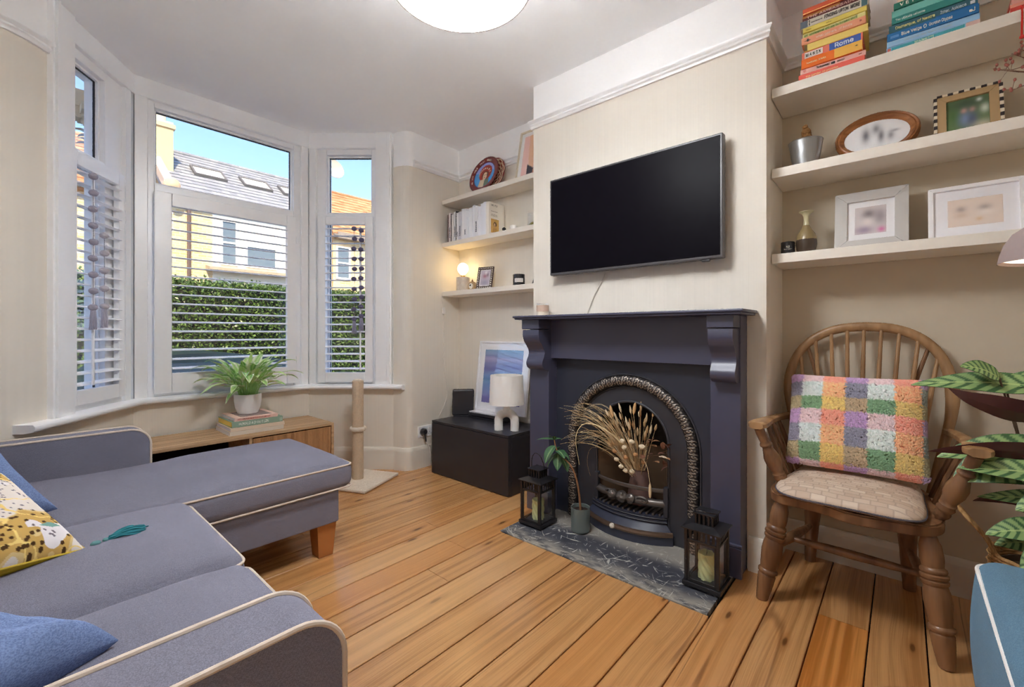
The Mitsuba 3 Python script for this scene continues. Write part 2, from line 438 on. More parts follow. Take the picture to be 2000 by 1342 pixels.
obj('ceiling', ext(big, H, H + 0.12, 'xy'), 'ceiling_white', label='flat white ceiling', kind='structure')
fl = obj('floor', ext(big, -0.16, -0.021, 'xy'), 'subfloor', label='varnished pine floorboards', kind='structure')
prof = [(0, RAIL - 0.004), (0.012, RAIL - 0.004), (0.014, RAIL + 0.008), (0.020, RAIL + 0.014), (0.016, RAIL + 0.026), (0.026, RAIL + 0.038), (0.026, RAIL + 0.046), (0, RAIL + 0.048)]
for i, pts in enumerate(([(XR, YB), (CR, YB), (CR, YC), (CL, YC), (CL, YB), (XL, YB), (XL, 2.04)], cornerL + [(XL, YN)]), 1):
    obj(f'trim_{i}', rail(pts, prof), 'trim_white', label=['white picture rail around the alcoves and chimney breast', 'white picture rail on the wall left of the window'][i - 1], kind='structure', smooth=40)
def skirt(name, pts, h, label, m='skirting_cream'):
    obj(name, rail(pts, [(0, 0), (0.018, 0), (0.018, h - 0.03), (0.013, h - 0.022), (0.013, h - 0.012), (0.006, h), (0, h)]), m, label=label, kind='structure', smooth=40)
skirt('baseboard_left', [(CL, YB), (XL, YB)] + cornerR + [bayC, bayB, bayA] + cornerL[1:] + [(XL, YN)], 0.17, 'white skirting board under the bay and in the left alcove')
skirt('baseboard_right', [(XR, YB), (CR, YB), (CR, YC), (CR - 0.07, YC)], 0.15, 'cream skirting board behind the wooden chair')
skirt('baseboard_near', [(XL, YN), (XR, YN), (XR, YB)], 0.15, 'cream skirting board behind the sofa')

# floorboards: each a part
def board(x0, x1, y0, y1, m):
    g, c = 0.0023, 0.0022
    pts = [(x0 + g, -0.02), (x1 - g, -0.02), (x1 - g, -c), (x1 - g - c, 0), (x0 + g + c, 0), (x0 + g, -c)]
    obj('board', ext(pts, y0 + 0.0008, y1 - 0.0008, 'xz'), m, fl, smooth=False)
W = 0.1495
for k in range(-23, 10):
    x0 = max(-0.0865 + W * k, -3.44); x1 = min(-0.0865 + W * (k + 1), XR)
    if x1 - x0 < 0.02: continue
    top = YB if x0 < CL or x0 >= CR - 0.1 else 2.2
    lo = YN
    if x1 < XL - 0.05: lo, top = max(0.12, 0.475 - (x1 + 3.445) * 0.7), min(1.94, 1.52 + (x1 + 3.445) * 0.85)
    segs = [(lo, top)]
    if -1.60 < (x0 + x1) / 2 < -0.541: segs = [(lo, 1.708)]
    if k == -1: segs = [(lo, 1.997), (1.997, top)]
    cuts = {-0: [], 1: [], 0: [0.4], -7: [0.62], -9: [0.35], -10: [1.22], -11: [1.46], -12: [1.86], -13: [1.52, 1.98], -14: [1.9], -16: [1.0], 3: [1.3]}.get(k, [])
    for c in cuts:
        new = []
        for a, b in segs: new += [(a, c), (c, b)] if a + 0.1 < c < b - 0.1 else [(a, b)]
        segs = new
    for a, b in segs:
        board(x0, x1, a, b, 'floor_wood_new' if k == -1 and b < 2.0 else 'floor_wood')
# ---------------------------------------------------------------- bay window
class Seg:
    """plan frame along a bay side: s along, d outward, z up"""
    def __init__(s, p, q):
        s.p = np.array(p, float); t = np.array(q, float) - s.p; s.L = np.linalg.norm(t); s.t = t / s.L; s.n = np.array([-s.t[1], s.t[0]])
    def map(s, m):
        v = m.vertices
        w = np.c_[s.p + v[:, :1] * s.t + v[:, 1:2] * s.n, v[:, 2]]
        return trimesh.Trimesh(w, m.faces, process=False)
    def box(s, s0, s1, d0, d1, z0, z1, c=0.004): return s.map(cb(s0, s1, d0, d1, z0, z1, c))
    def pt(s, a, d, z): return np.array([*(s.p + a * s.t + d * s.n), z])
SR, SC, SL = Seg(bayC, bayD), Seg((-3.445, 0.0), (-3.445, 1.0)), Seg(bayA, bayB)
for nm, q, s1_, s2_ in (('right', bayC, SR, SC), ('left', bayB, SL, SC)):
    q = np.array(q)
    w_ = np.vstack([q, q + s1_.n * 0.14, q + s2_.n * 0.14, q + (s1_.n + s2_.n) * 0.075])
    obj('trim_7', ext(Polygon(w_).convex_hull, 0.655, 2.49, 'xy'), 'trim_white', label=f'white angled corner post on the {nm} side of the centre window', kind='structure', smooth=False)
# beam over the window, posts and casings, sill
bay = [bayD, bayC, bayB, bayA]
# runs clockwise seen from the room's inside on the left
wb = obj('trim_3', ribbon(bay, 0.004, -0.2, 2.485, H), 'trim_white', label='white boxed beam over the bay window', kind='structure')
sillp = [(-2.86, 2.00), bayD, bayC, bayB, bayA, (-2.83, 0.01)]
obj('window_sill', rail(sillp, [(-0.15, 0.618), (0.030, 0.618), (0.062, 0.624), (0.068, 0.634), (0.068, 0.646), (0.060, 0.655), (-0.15, 0.657)]), 'trim_white', label='white bullnose sill running round the bay', kind='structure', smooth=50)
for nm, sg, s0, s1 in (('right', SR, 0.0, 0.052), ('left', SL, 0.545, 0.594)):
    obj('trim_4', sg.box(s0, s1, 0.0, 0.14, 0.655, 2.49), 'trim_white', label=f'white corner post between the centre and {nm} bay windows', kind='structure')
obj('trim_5', SC.box(1.462, 1.515, 0.0, 0.14, 0.655, 2.49), 'trim_white', label='white post right of the centre window', kind='structure')
obj('trim_5', SC.box(0.480, 0.543, 0.0, 0.14, 0.655, 2.49), 'trim_white', label='white post left of the centre window', kind='structure')
for nm, sg, s0, s1 in (('right', SR, 0.520, 0.646), ('left', SL, -0.02, 0.118)):
    k = obj('trim_6', sg.box(s0, s1, -0.022, 0.15, 0.655, H), 'trim_white', label=f'white window casing at the {nm} end of the bay', kind='structure')
    obj('trim_8', sg.box(0.60 if nm == 'right' else -0.045, 0.76 if nm == 'right' else 0.06, 0.022, 0.16, 0.60, H), 'trim_white', label=f'white reveal behind the {nm} window casing', kind='structure')
    obj('bead', sg.box(s0 + (0.09 if nm == 'right' else 0.012), s0 + (0.115 if nm == 'right' else 0.03), -0.034, -0.02, 0.657, H - 0.002, 0.003), 'trim_white', k)

def window(n, sg, s0, s1, z1, p0, p1, pz0, pz1, label):
    """outer frame s0..s1 up to z1; fixed upper pane p0..p1 x pz0..pz1; one pane behind the shutter below"""
    k = tag(_key(f'window_{n}', None), label, kind='structure')
    zb = 0.655
    fr_ = cat_(sg.box(s0, p0, 0.02, 0.12, zb, z1), sg.box(p1, s1, 0.02, 0.12, zb, z1), sg.box(p0, p1, 0.02, 0.12, pz1, z1), sg.box(p0, p1, 0.02, 0.12, pz0 - 0.055, pz0), sg.box(p0, p1, 0.02, 0.12, zb, zb + 0.06))
    obj('frame', fr_, 'trim_white', k)
    t = 0.012
    for a, b in ((pz0, pz1), (zb + 0.06, pz0 - 0.055)):
        obj('bead', cat_(sg.box(p0, p0 + t, 0.045, 0.075, a, b, 0.003), sg.box(p1 - t, p1, 0.045, 0.075, a, b, 0.003), sg.box(p0 + t, p1 - t, 0.045, 0.075, a, a + t, 0.003), sg.box(p0 + t, p1 - t, 0.045, 0.075, b - t, b, 0.003)), 'trim_white', k)
        obj('gasket', cat_(sg.box(p0 + t, p0 + t + 0.004, 0.06, 0.07, a + t, b - t, 0.001), sg.box(p1 - t - 0.004, p1 - t, 0.06, 0.07, a + t, b - t, 0.001), sg.box(p0 + t, p1 - t, 0.06, 0.07, b - t - 0.004, b - t, 0.001)), 'black_satin', k)
        v = np.array([sg.pt(p0 + 0.005, 0.066, a), sg.pt(p1 - 0.005, 0.066, a), sg.pt(p1 - 0.005, 0.066, b), sg.pt(p0 + 0.005, 0.066, b)])
        obj('pane', trimesh.Trimesh(v, [[0, 1, 2], [0, 2, 3]], process=False), 'pane', k, smooth=False)
    return k
window(1, SL, 0.118, 0.545, 2.485, 0.130, 0.400, 1.985, 2.435, 'white left bay window with a clear upper pane')
window(2, SC, 0.543, 1.462, 2.485, 0.578, 1.412, 1.978, 2.448, 'white centre bay window with a wide clear upper pane')
window(3, SR, 0.052, 0.520, 2.485, 0.126, 0.480, 1.985, 2.440, 'white right bay window with a clear upper pane')

def shutter(sg, s0, s1, z0, z1, o0, o1, oz0, oz1, nl, rod, label, stile=True):
    k = thing('window_shutter', label, 'shutter', 'white plantation shutters in the bay')
    d0, d1 = -0.018, 0.012
    obj('frame', cat_(sg.box(s0, o0, d0, d1, z0, z1), sg.box(o1, s1, d0, d1, z0, z1), sg.box(o0, o1, d0, d1, z0, oz0), sg.box(o0, o1, d0, d1, oz1, z1)), 'trim_white', k)
    pitch = (oz1 - oz0) / nl
    prof = [(0.032 * math.cos(a), 0.0052 * math.sin(a)) for a in np.linspace(0, 2 * np.pi, 12, endpoint=False)]
    for i in range(nl):
        z = oz0 + (i + 0.5) * pitch
        pts = [(-0.003 + a * 0.99 - b * 0.14, z + b * 0.99 + a * 0.14) for a, b in prof]
        obj('louvre', sg.map(ext(pts, o0 + 0.001, o1 - 0.001, 'yz')), 'trim_white', k, smooth=40)
    if rod is not None:
        obj('tilt_rod', sg.box(rod - 0.006, rod + 0.006, -0.047, -0.036, oz0 + 0.02, oz1 - 0.02, 0.003), 'trim_white', k)
    for z in (z0 + 0.15, z1 - 0.2): obj('hinge', sg.map(cyl((s1 - 0.002, d0 - 0.002, z), (s1 - 0.002, d0 - 0.002, z + 0.05), 0.005)), 'trim_white', k)
    return k
shutter(SL, 0.122, 0.500, 0.690, 1.955, 0.136, 0.452, 0.765, 1.885, 20, 0.205, 'white louvred shutter of the left bay window')
shutter(SC, 0.572, 1.420, 0.675, 1.928, 0.659, 1.349, 0.800, 1.848, 18, None, 'wide white louvred shutter of the centre bay window')
shutter(SR, 0.076, 0.500, 0.672, 1.952, 0.134, 0.440, 0.748, 1.888, 20, 0.413, 'white louvred shutter of the right bay window')

def garland(sg, s, d, z0, z1, n, colour, label):
    k = thing('pompom_garland', label, 'garland')
    c = S(*colour)
    obj('string', tube([sg.pt(s, d, z0 + 0.015), sg.pt(s + 0.002, d, (z0 + z1) / 2), sg.pt(s, d, z1)], 0.0016, 5), 'vc_cloth', k, col=S(150, 146, 150))
    for i in range(n):
        z = z0 + (z1 - z0) * i / (n - 1)
        m = ball(sg.pt(s + 0.003 * math.sin(i * 2.1), d, z), 0.019, 2, (1, 1, 1))
        v = m.vertices; ctr = v.mean(0)
        m.vertices = ctr + (v - ctr) * (0.9 + 0.25 * meshkit.noise(v * 220, i))[:, None] * np.array([1, 1, 0.85])
        obj('pompom', m, 'vc_cloth', k, col=c)
    strands = []
    for a in np.linspace(0, 2 * np.pi, 14, endpoint=False):
        for rr in (0.5, 1.0):
            e = sg.pt(s + 0.017 * rr * math.cos(a), d + 0.012 * rr * math.sin(a), z1 - 0.105 + 0.008 * math.sin(a * 5))
            b = sg.pt(s + 0.008 * rr * math.cos(a), d + 0.008 * rr * math.sin(a), z1 - 0.012)
            strands.append(tube([b, (b + e) / 2 + (e - b)[[0, 1, 2]] * [0.15, 0.15, 0], e], 0.0026, 4))
    obj('tassel', cat_(strands), 'vc_cloth', k, col=tuple(0.5 * a + 0.5 * b for a, b in zip(c, S(176, 176, 196))))
    return k
garland(SR, 0.374, -0.064, 1.845, 1.157, 10, (96, 92, 116), 'mauve pompom garland with a pale tassel, left one on the right shutter')
garland(SR, 0.430, -0.070, 1.830, 1.180, 10, (92, 88, 112), 'mauve pompom garland with a dark tassel, right one on the right shutter')
garland(SL, 0.169, -0.064, 1.840, 1.180, 9, (160, 156, 170), 'grey pompom garland with a pale tassel, left one on the left shutter')
garland(SL, 0.250, -0.064, 1.560, 1.190, 5, (190, 184, 190), 'short pale pompom garland, right one on the left shutter')

# ---------------------------------------------------------------- the street outside
def brick_tex(a, b, mortar, bw=0.225, bh=0.075):
    def fn(p, n, uv):
        h = p.y + p.x * 0.0
        row = dr.floor(p.z / bh)
        u = h / bw + 0.5 * (row - 2 * dr.floor(row / 2))
        fu, fv = u - dr.floor(u), p.z / bh - row
        j = dr.maximum(smoothstep(0.05, 0.02, dr.minimum(fu, 1 - fu)), smoothstep(0.12, 0.05, dr.minimum(fv, 1 - fv)))
        return mix(mix(S(*a), S(*b), cell_rand(dr.floor(u), row)), S(*mortar), j)
    return proc(fn)
mat('buff_brick', tex=brick_tex((236, 210, 160), (222, 186, 128), (232, 218, 190)), rough=0.9, spec=0.1)
mat('render_cream', (248, 242, 222), 0.85, 0.1)
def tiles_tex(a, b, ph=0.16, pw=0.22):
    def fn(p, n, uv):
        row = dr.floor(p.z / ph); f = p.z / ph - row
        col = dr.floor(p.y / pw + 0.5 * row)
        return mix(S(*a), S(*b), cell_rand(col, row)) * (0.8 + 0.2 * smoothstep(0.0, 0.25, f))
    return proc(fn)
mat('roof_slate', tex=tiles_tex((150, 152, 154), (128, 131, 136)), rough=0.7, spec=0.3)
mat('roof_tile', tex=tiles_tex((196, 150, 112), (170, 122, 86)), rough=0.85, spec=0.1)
mat('asphalt', (96, 96, 98), 0.9, 0.1)
mat('dark_glass', (104, 118, 126), 0.08, 0.6)
mat('stone', (222, 210, 186), 0.85, 0.1)
GZ = -0.72
obj('ground_street', box(-60, -3.75, -40, 60, GZ - 0.3, GZ), 'asphalt', label='grey street between the houses', kind='structure')
obj('ground_garden', box(-3.75, 12, -40, 60, GZ - 0.3, GZ - 0.02), 'asphalt', label='ground under the house', kind='structure')
def house(name, y0, y1, xf_, eave, ridge, depth, wall, roof, label, rows=14):
    k = thing(name, label, 'house')
    obj('wall', box(xf_ - depth, xf_, y0, y1, GZ, eave), wall, k, smooth=False)
    sl = np.array([xf_ + 0.25, eave - 0.1]); rg = np.array([xf_ - depth / 2, ridge]); bk = np.array([xf_ - depth - 0.25, eave - 0.1])
    obj('roof', ext([sl, rg, bk, bk + [0, 0.0], rg - [0, 0.25], sl + [0, -0.0] - [0.02, 0.12]], y0 - 0.1, y1 + 0.1, 'xz'), roof, k, smooth=False)
    # courses of roofing, each a part, lapped
    n = rows
    for i in range(n):
        a, b = sl + (rg - sl) * i / n, sl + (rg - sl) * (i + 1.06) / n
        nn = np.array([-(rg - sl)[1], (rg - sl)[0]]); nn = nn / np.linalg.norm(nn); nn = nn if nn[1] > 0 else -nn
        obj('roof_course', ext([a + nn * 0.004, a + nn * 0.045, b + nn * 0.022, b], y0 - 0.12, y1 + 0.12, 'xz'), roof, k, smooth=False)
    obj('ridge', tube([(rg[0], y0 - 0.12, rg[1] + 0.03), (rg[0], y1 + 0.12, rg[1] + 0.03)], 0.09, 8), roof, k)
    obj('gutter', tube([(sl[0], y0 - 0.1, sl[1] - 0.05), (sl[0], y1 + 0.1, sl[1] - 0.05)], 0.06, 8), 'vc', k, col=S(120, 116, 110))
    return k, sl, rg
FX = -16.0
hk, sl, rg = house('house', 3.0, 7.7, FX, 5.15, 7.40, 6.4, 'buff_brick', 'roof_slate', 'buff brick and cream rendered house with three skylights in its slate roof')
obj('render_panel', box(FX - 0.02, FX + 0.03, 4.08, 7.7, GZ, 5.0), 'render_cream', hk, smooth=False)
obj('drainpipe', cyl((FX + 0.07, 3.47, GZ), (FX + 0.07, 3.47, 5.0), 0.05, n=8), 'vc', hk, col=S(104, 86, 78))
def hwin(k, y0, y1, z0, z1, x, mid=True, frc=(238, 236, 230)):
    w = obj('window', [(cat_(box(x, x + 0.06, y0, y0 + 0.06, z0, z1), box(x, x + 0.06, y1 - 0.06, y1, z0, z1), box(x, x + 0.06, y0, y1, z1 - 0.06, z1), box(x, x + 0.06, y0, y1, z0, z0 + 0.07), *([box(x, x + 0.05, y0, y1, (z0 + z1) / 2 - 0.03, (z0 + z1) / 2 + 0.03)] if mid else [])), S(*frc))], 'vc', k, smooth=False)
    obj('pane', box(x, x + 0.02, y0 + 0.05, y1 - 0.05, z0 + 0.05, z1 - 0.05), 'dark_glass', w, smooth=False)
hwin(hk, 4.28, 4.76, 3.2, 4.62, FX + 0.03)
hwin(hk, 4.98, 5.95, 3.2, 3.92, FX + 0.03, False)
obj('canopy', ext([(FX, 3.02), (FX + 0.45, 2.98), (FX + 0.45, 3.06), (FX, 3.16)], 3.9, 7.3, 'xz'), 'vc', hk, smooth=False, col=S(176, 162, 136))
hwin(hk, 5.0, 6.4, 0.6, 2.4, FX + 0.03)
def on_roof(y, t): 
    p = sl + (rg - sl) * t
    return np.array([p[0], y, p[1]])
dirv = np.array([(rg - sl)[0], 0, (rg - sl)[1]]); dirv /= np.linalg.norm(dirv); nrm = np.array([-dirv[2], 0, dirv[0]]); nrm = nrm if nrm[2] > 0 else -nrm
for y0 in (3.95, 5.42, 6.75):
    o = on_roof(y0, 0.50) + nrm * 0.05
    w = obj('skylight', [(fr(cat_(box(0, 0.95, 0, 0.06, 0, 0.08), box(0, 0.95, 0.74, 0.80, 0, 0.08), box(0, 0.06, 0, 0.8, 0, 0.08), box(0.89, 0.95, 0, 0.8, 0, 0.08)), o, (0, 1, 0), dirv, nrm), S(104, 102, 100))], 'vc', hk, smooth=False)
    obj('pane', [(fr(box(0.05, 0.90, 0.05, 0.75, 0.02, 0.05), o, (0, 1, 0), dirv, nrm), S(230, 228, 216))], 'vc_gloss', w, smooth=False)
# chimney, parapet
ck = obj('chimney', [(box(FX - 2.2, FX - 1.4, 2.55, 3.38, 5.4, 7.55), S(214, 190, 142)), (box(FX - 2.25, FX - 1.35, 2.5, 3.43, 7.55, 7.68), S(190, 176, 146)), (box(FX - 2.2, FX - 1.4, 2.55, 3.38, 7.68, 7.76), S(214, 200, 168))], 'vc', hk, smooth=False)
for y in (2.8, 3.12):
    obj('chimney_pot', [(lathe([(0, 0), (0.15, 0), (0.14, 0.25), (0.16, 0.28), (0.14, 0.32), (0.14, 0.6), (0.16, 0.63), (0.15, 0.7), (0.1, 0.7), (0, 0.7)], 14, (FX - 1.8, y, 7.76)), S(226, 206, 172))], 'vc', ck)
pa, pb = sl + (0.1, 0.1), rg + (0, 0.1)
obj('parapet', ext([pa, pb, pb + (0, 0.28), pa + (0, 0.28)], 2.82, 3.05, 'xz'), 'vc', hk, smooth=False, col=S(176, 166, 152))
obj('corbel', ball((pa[0] + 0.15, 2.98, pa[1] + 0.1), 0.2, 2), 'vc', hk, col=S(208, 176, 136))
house('house', -6.0, 2.3, FX, 5.0, 7.2, 6.4, 'buff_brick', 'roof_tile', 'house with a brown tiled roof seen past the porch column')
h2, _, _ = house('house', 7.95, 18.0, FX, 4.85, 7.35, 6.4, 'buff_brick', 'roof_tile', 'buff brick house with an orange tiled roof right of the skylights')
hwin(h2, 8.05, 8.62, 3.1, 4.35, FX + 0.01); hwin(h2, 9.9, 11.0, 3.1, 4.35, FX + 0.01)
obj('fascia', box(FX, FX + 0.3, 8.0, 18, 4.62, 4.84), 'vc', h2, smooth=False, col=S(150, 140, 128))
# chimney bowl seen against the sky at the right
obj('satellite_dish', [(xf(lathe([(0, 0), (0.2, 0.03), (0.36, 0.1), (0.42, 0.16), (0.42, 0.175), (0.35, 0.12), (0.18, 0.05), (0, 0.02)], 20), (-15.5, 7.62, 6.95), ry=1.2), S(176, 168, 152)), (cyl((-15.9, 7.7, 5.6), (-15.55, 7.64, 6.95), 0.035, n=8), S(120, 116, 110))], 'vc', h2)

# hedge: a box of leaves
hr = np.random.default_rng(3)
N = 70000
face = hr.random(N)
px = np.where(face < 0.75, -9.9 + hr.normal(0, 0.07, N), -10.9 + hr.random(N) * 1.05)
py = -3.0 + hr.random(N) * 14.0
pz = np.where(face < 0.75, GZ + hr.random(N) ** 0.9 * 2.72, 2.0 + hr.normal(0, 0.05, N))
A = hr.normal(0, 1, (N, 3)); A /= np.linalg.norm(A, axis=1, keepdims=True)
B = np.cross(A, hr.normal(0, 1, (N, 3))); B /= np.linalg.norm(B, axis=1, keepdims=True)
Cn = np.c_[px, py, pz]; sz = (0.024 + 0.018 * hr.random(N))[:, None]
V = np.stack([Cn - A * sz, Cn + B * sz * 0.55, Cn + A * sz, Cn - B * sz * 0.55], 1).reshape(-1, 3)
F = np.arange(N)[:, None] * 4
F = np.vstack([F + [0, 1, 2], F + [0, 2, 3]])
g = hr.random(N)[:, None]
colr = np.array(S(50, 72, 32)) * (1 - g) + np.array(S(98, 126, 58)) * g
hedge = thing('hedge', 'clipped green hedge across the street', 'hedge')
obj('foliage', trimesh.Trimesh(V, F, process=False), 'leaf', hedge, col=np.repeat(colr, 4, axis=0), smooth=True, kind='stuff')
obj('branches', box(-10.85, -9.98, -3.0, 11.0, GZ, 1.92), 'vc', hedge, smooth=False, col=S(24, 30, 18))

# a parked car, its roof just in view
car = thing('car', 'dark green parked car under the hedge', 'car')
side = [(-2.05, 0.25), (-2.1, 0.75), (-1.95, 0.98), (-1.25, 1.02), (-0.85, 1.36), (-0.3, 1.52), (0.7, 1.5), (1.35, 1.28), (1.75, 1.02), (2.05, 0.95), (2.1, 0.5), (2.05, 0.25)]
body = ext(spl(side, 60, True).tolist(), -0.84, 0.84, 'xz')
body.vertices[:, 1] *= 1 - 0.12 * np.clip((body.vertices[:, 2] - 0.95) / 0.55, 0, 1)
CARP = dict(pos=(-7.3, 1.45, GZ - 0.02), rz=math.pi / 2)
obj('body', xf(body, **CARP), 'vc_gloss', car, col=S(58, 78, 76), smooth=40)
wn = [(-1.1, 1.03), (-0.78, 1.32), (-0.28, 1.43), (0.6, 1.42), (1.2, 1.22), (1.42, 1.03)]
obj('window', xf(ext(wn, -0.83, 0.83, 'xz'), **CARP), 'dark_glass', car, smooth=False)
for x in (-1.35, 1.3):
    for y in (-0.78, 0.78):
        obj('wheel', xf(cyl((x, y - 0.09, 0.31), (x, y + 0.09, 0.31), 0.31, n=24), **CARP), 'vc', car, col=S(30, 30, 32))

# the porch column by the left window
pc = thing('porch_column', 'pale stone porch column with a carved leaf capital outside the left window', 'column')
CX, CY = -4.62, 0.515
obj('shaft', lathe([(0, GZ), (0.15, GZ), (0.15, 0.0), (0.115, 0.05), (0.112, 1.2), (0.10, 2.36), (0.12, 2.38), (0.12, 2.41), (0.10, 2.43), (0, 2.43)], 24, (CX, CY, 0)), 'stone', pc)
obj('capital', cat_(lathe([(0, 2.43), (0.105, 2.43), (0.11, 2.50), (0.14, 2.60), (0.19, 2.66), (0.19, 2.68), (0, 2.68)], 24, (CX, CY, 0)), cb(CX - 0.17, CX + 0.17, CY - 0.19, CY + 0.19, 2.68, 2.735)), 'stone', pc)
for i in range(10):
    a = i * np.pi / 5
    for zz, rr, ll in ((2.43, 0.105, 0.15), (2.50, 0.11, 0.17)):
        aa = a + (0.3 if zz > 2.45 else 0)
        obj('carved_leaf', leaf((CX + rr * math.cos(aa), CY + rr * math.sin(aa), zz), (0.25 * math.cos(aa), 0.25 * math.sin(aa), 1), ll, 0.075, 1.9, 0.3, 7, 2), 'stone', pc, smooth=True)
obj('crossbeam', cb(CX - 0.06, CX + 0.06, CY - 2.5, CY + 0.18, 2.735, 2.86), 'stone', pc)
obj('upper_post', cb(CX - 0.07, CX + 0.07, CY - 0.07, CY + 0.2, 2.86, 3.05), 'stone', pc)
obj('entablature', cb(CX - 0.07, CX + 0.07, CY - 2.5, CY + 0.2, 3.03, 3.5), 'stone', pc)
obj('bracket', ext(spl([(CY - 0.12, 2.735), (CY - 0.16, 2.66), (CY - 0.24, 2.66), (CY - 0.30, 2.70), (CY - 0.32, 2.735)], 20).tolist(), CX - 0.05, CX + 0.05, 'yz'), 'stone', pc)
# upper storey and roof of this house, above the ceiling
obj('wall_upper', box(-3.05, 6.0, -4.5, 6.0, 2.74, 5.6), 'buff_brick', label='upper storey of this house', kind='structure', smooth=False)
# ---------------------------------------------------------------- ceiling pendant
PX, PY, PZ, PR = -1.04, 0.93, 2.15, 0.226
pl = thing('pendant_lamp', 'round white drum pendant lamp hanging from the ceiling, switched on', 'lamp')
scene['lamp_shade'] = {'type': 'twosided', 'bsdf': {'type': 'diffuse', 'reflectance': {'type': 'rgb', 'value': [0.85, 0.82, 0.78]}}}
obj('shade', ext(Point(PX, PY).buffer(PR, 32).difference(Point(PX, PY).buffer(PR - 0.003, 32)), PZ, PZ + 0.22, 'xy'), 'lamp_shade', pl, smooth=40, emitter={'type': 'area', 'radiance': {'type': 'rgb', 'value': [LAMP * 0.40 * c for c in (0.97, 1.0, 1.03)]}})
obj('diffuser', lathe([(0, PZ + 0.012), (PR - 0.006, PZ + 0.012), (PR - 0.006, PZ + 0.006), (0, PZ + 0.006)], 48, (PX, PY, 0)), 'lamp_shade', pl, smooth=False, emitter={'type': 'area', 'radiance': {'type': 'rgb', 'value': [LAMP * c for c in (0.97, 1.0, 1.03)]}})
obj('rim', cat_(tube(np.c_[PX + PR * np.cos(np.linspace(0, 2 * np.pi, 64, endpoint=False)), PY + PR * np.sin(np.linspace(0, 2 * np.pi, 64, endpoint=False)), np.full(64, PZ)], 0.0025, 6, True)), 'vc', pl, col=S(170, 160, 150))
obj('cord', cyl((PX, PY, PZ + 0.1), (PX, PY, H), 0.004, n=8), 'vc', pl, col=S(235, 235, 235))
obj('ceiling_rose', lathe([(0, H - 0.03), (0.03, H - 0.03), (0.05, H - 0.001), (0, H - 0.001)], 24, (PX, PY, 0)), 'trim_white', pl)

# ---------------------------------------------------------------- television
tv = thing('television', 'large flat black television mounted on the chimney breast', 'television')
obj('housing', cat_(cb(-1.552, -0.597, 2.092, 2.135, 1.388, 1.948, 0.006)), 'tv_bezel', tv)
obj('screen', cb(-1.541, -0.608, 2.0895, 2.096, 1.402, 1.937, 0.001), 'tv_glass', tv)
obj('wall_bracket', box(-1.3, -0.85, 2.135, 2.169, 1.52, 1.8), 'black_satin', tv, smooth=False)
obj('indicator', cb(-0.69, -0.655, 2.098, 2.11, 1.378, 1.389, 0.002), 'black_satin', tv)
obj('television_cable', tube(spl([(-1.215, 2.158, 1.40), (-1.235, 2.161, 1.36), (-1.29, 2.163, 1.27), (-1.328, 2.162, 1.19), (-1.345, 2.16, 1.152)], 20), 0.0025, 6), 'vc', label='thin white cable hanging from the television to the mantel', cat='cable', col=S(214, 206, 194))

# ---------------------------------------------------------------- fireplace surround
mp = thing('mantelpiece', 'dark navy painted wooden fireplace surround with scrolled corbels', 'mantelpiece')
ms = obj('mantel_shelf', cat_(cb(-1.70, -0.475, 1.925, 2.169, 1.138, 1.150, 0.004), cb(-1.692, -0.483, 1.933, 2.169, 1.128, 1.139, 0.004)), 'navy', mp)
obj('frieze_panel', cb(-1.545, -0.637, 2.088, 2.169, 0.905, 1.128, 0.002), 'navy', mp)
for x0, x1 in ((-1.682, -1.540), (-0.642, -0.517)):
    obj('pilaster', cb(x0, x1, 2.065, 2.169, 0.0, 1.128, 0.003), 'navy', mp)
    obj('plinth', cat_(cb(x0 - (0.008 if x0 < -1 else 0), x1 + 0.008, 2.045, 2.066, 0.0, 0.128, 0.003), cb(x0 - (0.008 if x0 < -1 else 0), x1 + 0.008, 2.050, 2.066, 0.128, 0.142, 0.004)), 'navy', mp)
for x0, x1 in ((-1.662, -1.536), (-0.628, -0.520)):
    obj('corbel_block', cb(x0, x1, 1.965, 2.066, 1.074, 1.128, 0.003), 'navy', mp)
    prof = spl([(1.972, 1.070), (1.970, 1.035), (1.984, 1.002), (2.012, 0.968), (2.026, 0.936), (2.014, 0.905), (2.002, 0.880), (2.010, 0.853), (2.035, 0.838)], 40).tolist() + [(2.066, 0.836), (2.066, 1.070)]
    obj('corbel', ext(prof, x0 + 0.004, x1 - 0.004, 'yz'), 'navy', mp, smooth=25)

# ---------------------------------------------------------------- cast iron insert
ci = thing('cast_iron_fireplace', 'black cast iron arched fireplace insert with an ornate band and bowed grate', 'fireplace')
obj('back_plate', ext(sbox(-1.540, 0.0, -0.642, 0.905).difference(arch(FXC, 0.34, FZC, -0.1, 48)), 2.146, 2.168, 'xz'), 'navy_dark', ci, smooth=20)
OX, OZ, OW = -1.072, 0.485, 0.205
obj('inner_plate', ext(arch(FXC, 0.335, FZC, 0.0, 48).difference(arch(OX, OW, OZ, -0.1, 48)), 2.156, 2.168, 'xz'), 'iron', ci, smooth=20)
def arch_path(cx, r, zc, y, n=60, z0=0.0, m=20):
    a = np.linspace(np.pi, 0, n)
    L = [(cx - r, y, z) for z in np.linspace(z0, zc, m, endpoint=False)]
    return np.array(L + [(cx + r * math.cos(t), y, zc + r * math.sin(t)) for t in a] + [(cx + r, y, z) for z in np.linspace(zc, z0, m + 1)[1:]])
pth = arch_path(FXC, 0.341, FZC, 2.145, 60)
t = np.r_[0, np.cumsum(np.linalg.norm(np.diff(pth, axis=0), axis=1))]
M_ = 900
pp = np.stack([np.interp(np.linspace(0, t[-1], M_), t, pth[:, k]) for k in range(3)], -1)
bd = tube(pp, np.tile([[0.029, 0.024]], (M_, 1)), 24, up=(0, 1, 0))
v = bd.vertices[:M_ * 24].reshape(M_, 24, 3); ctr = pp[:, None]
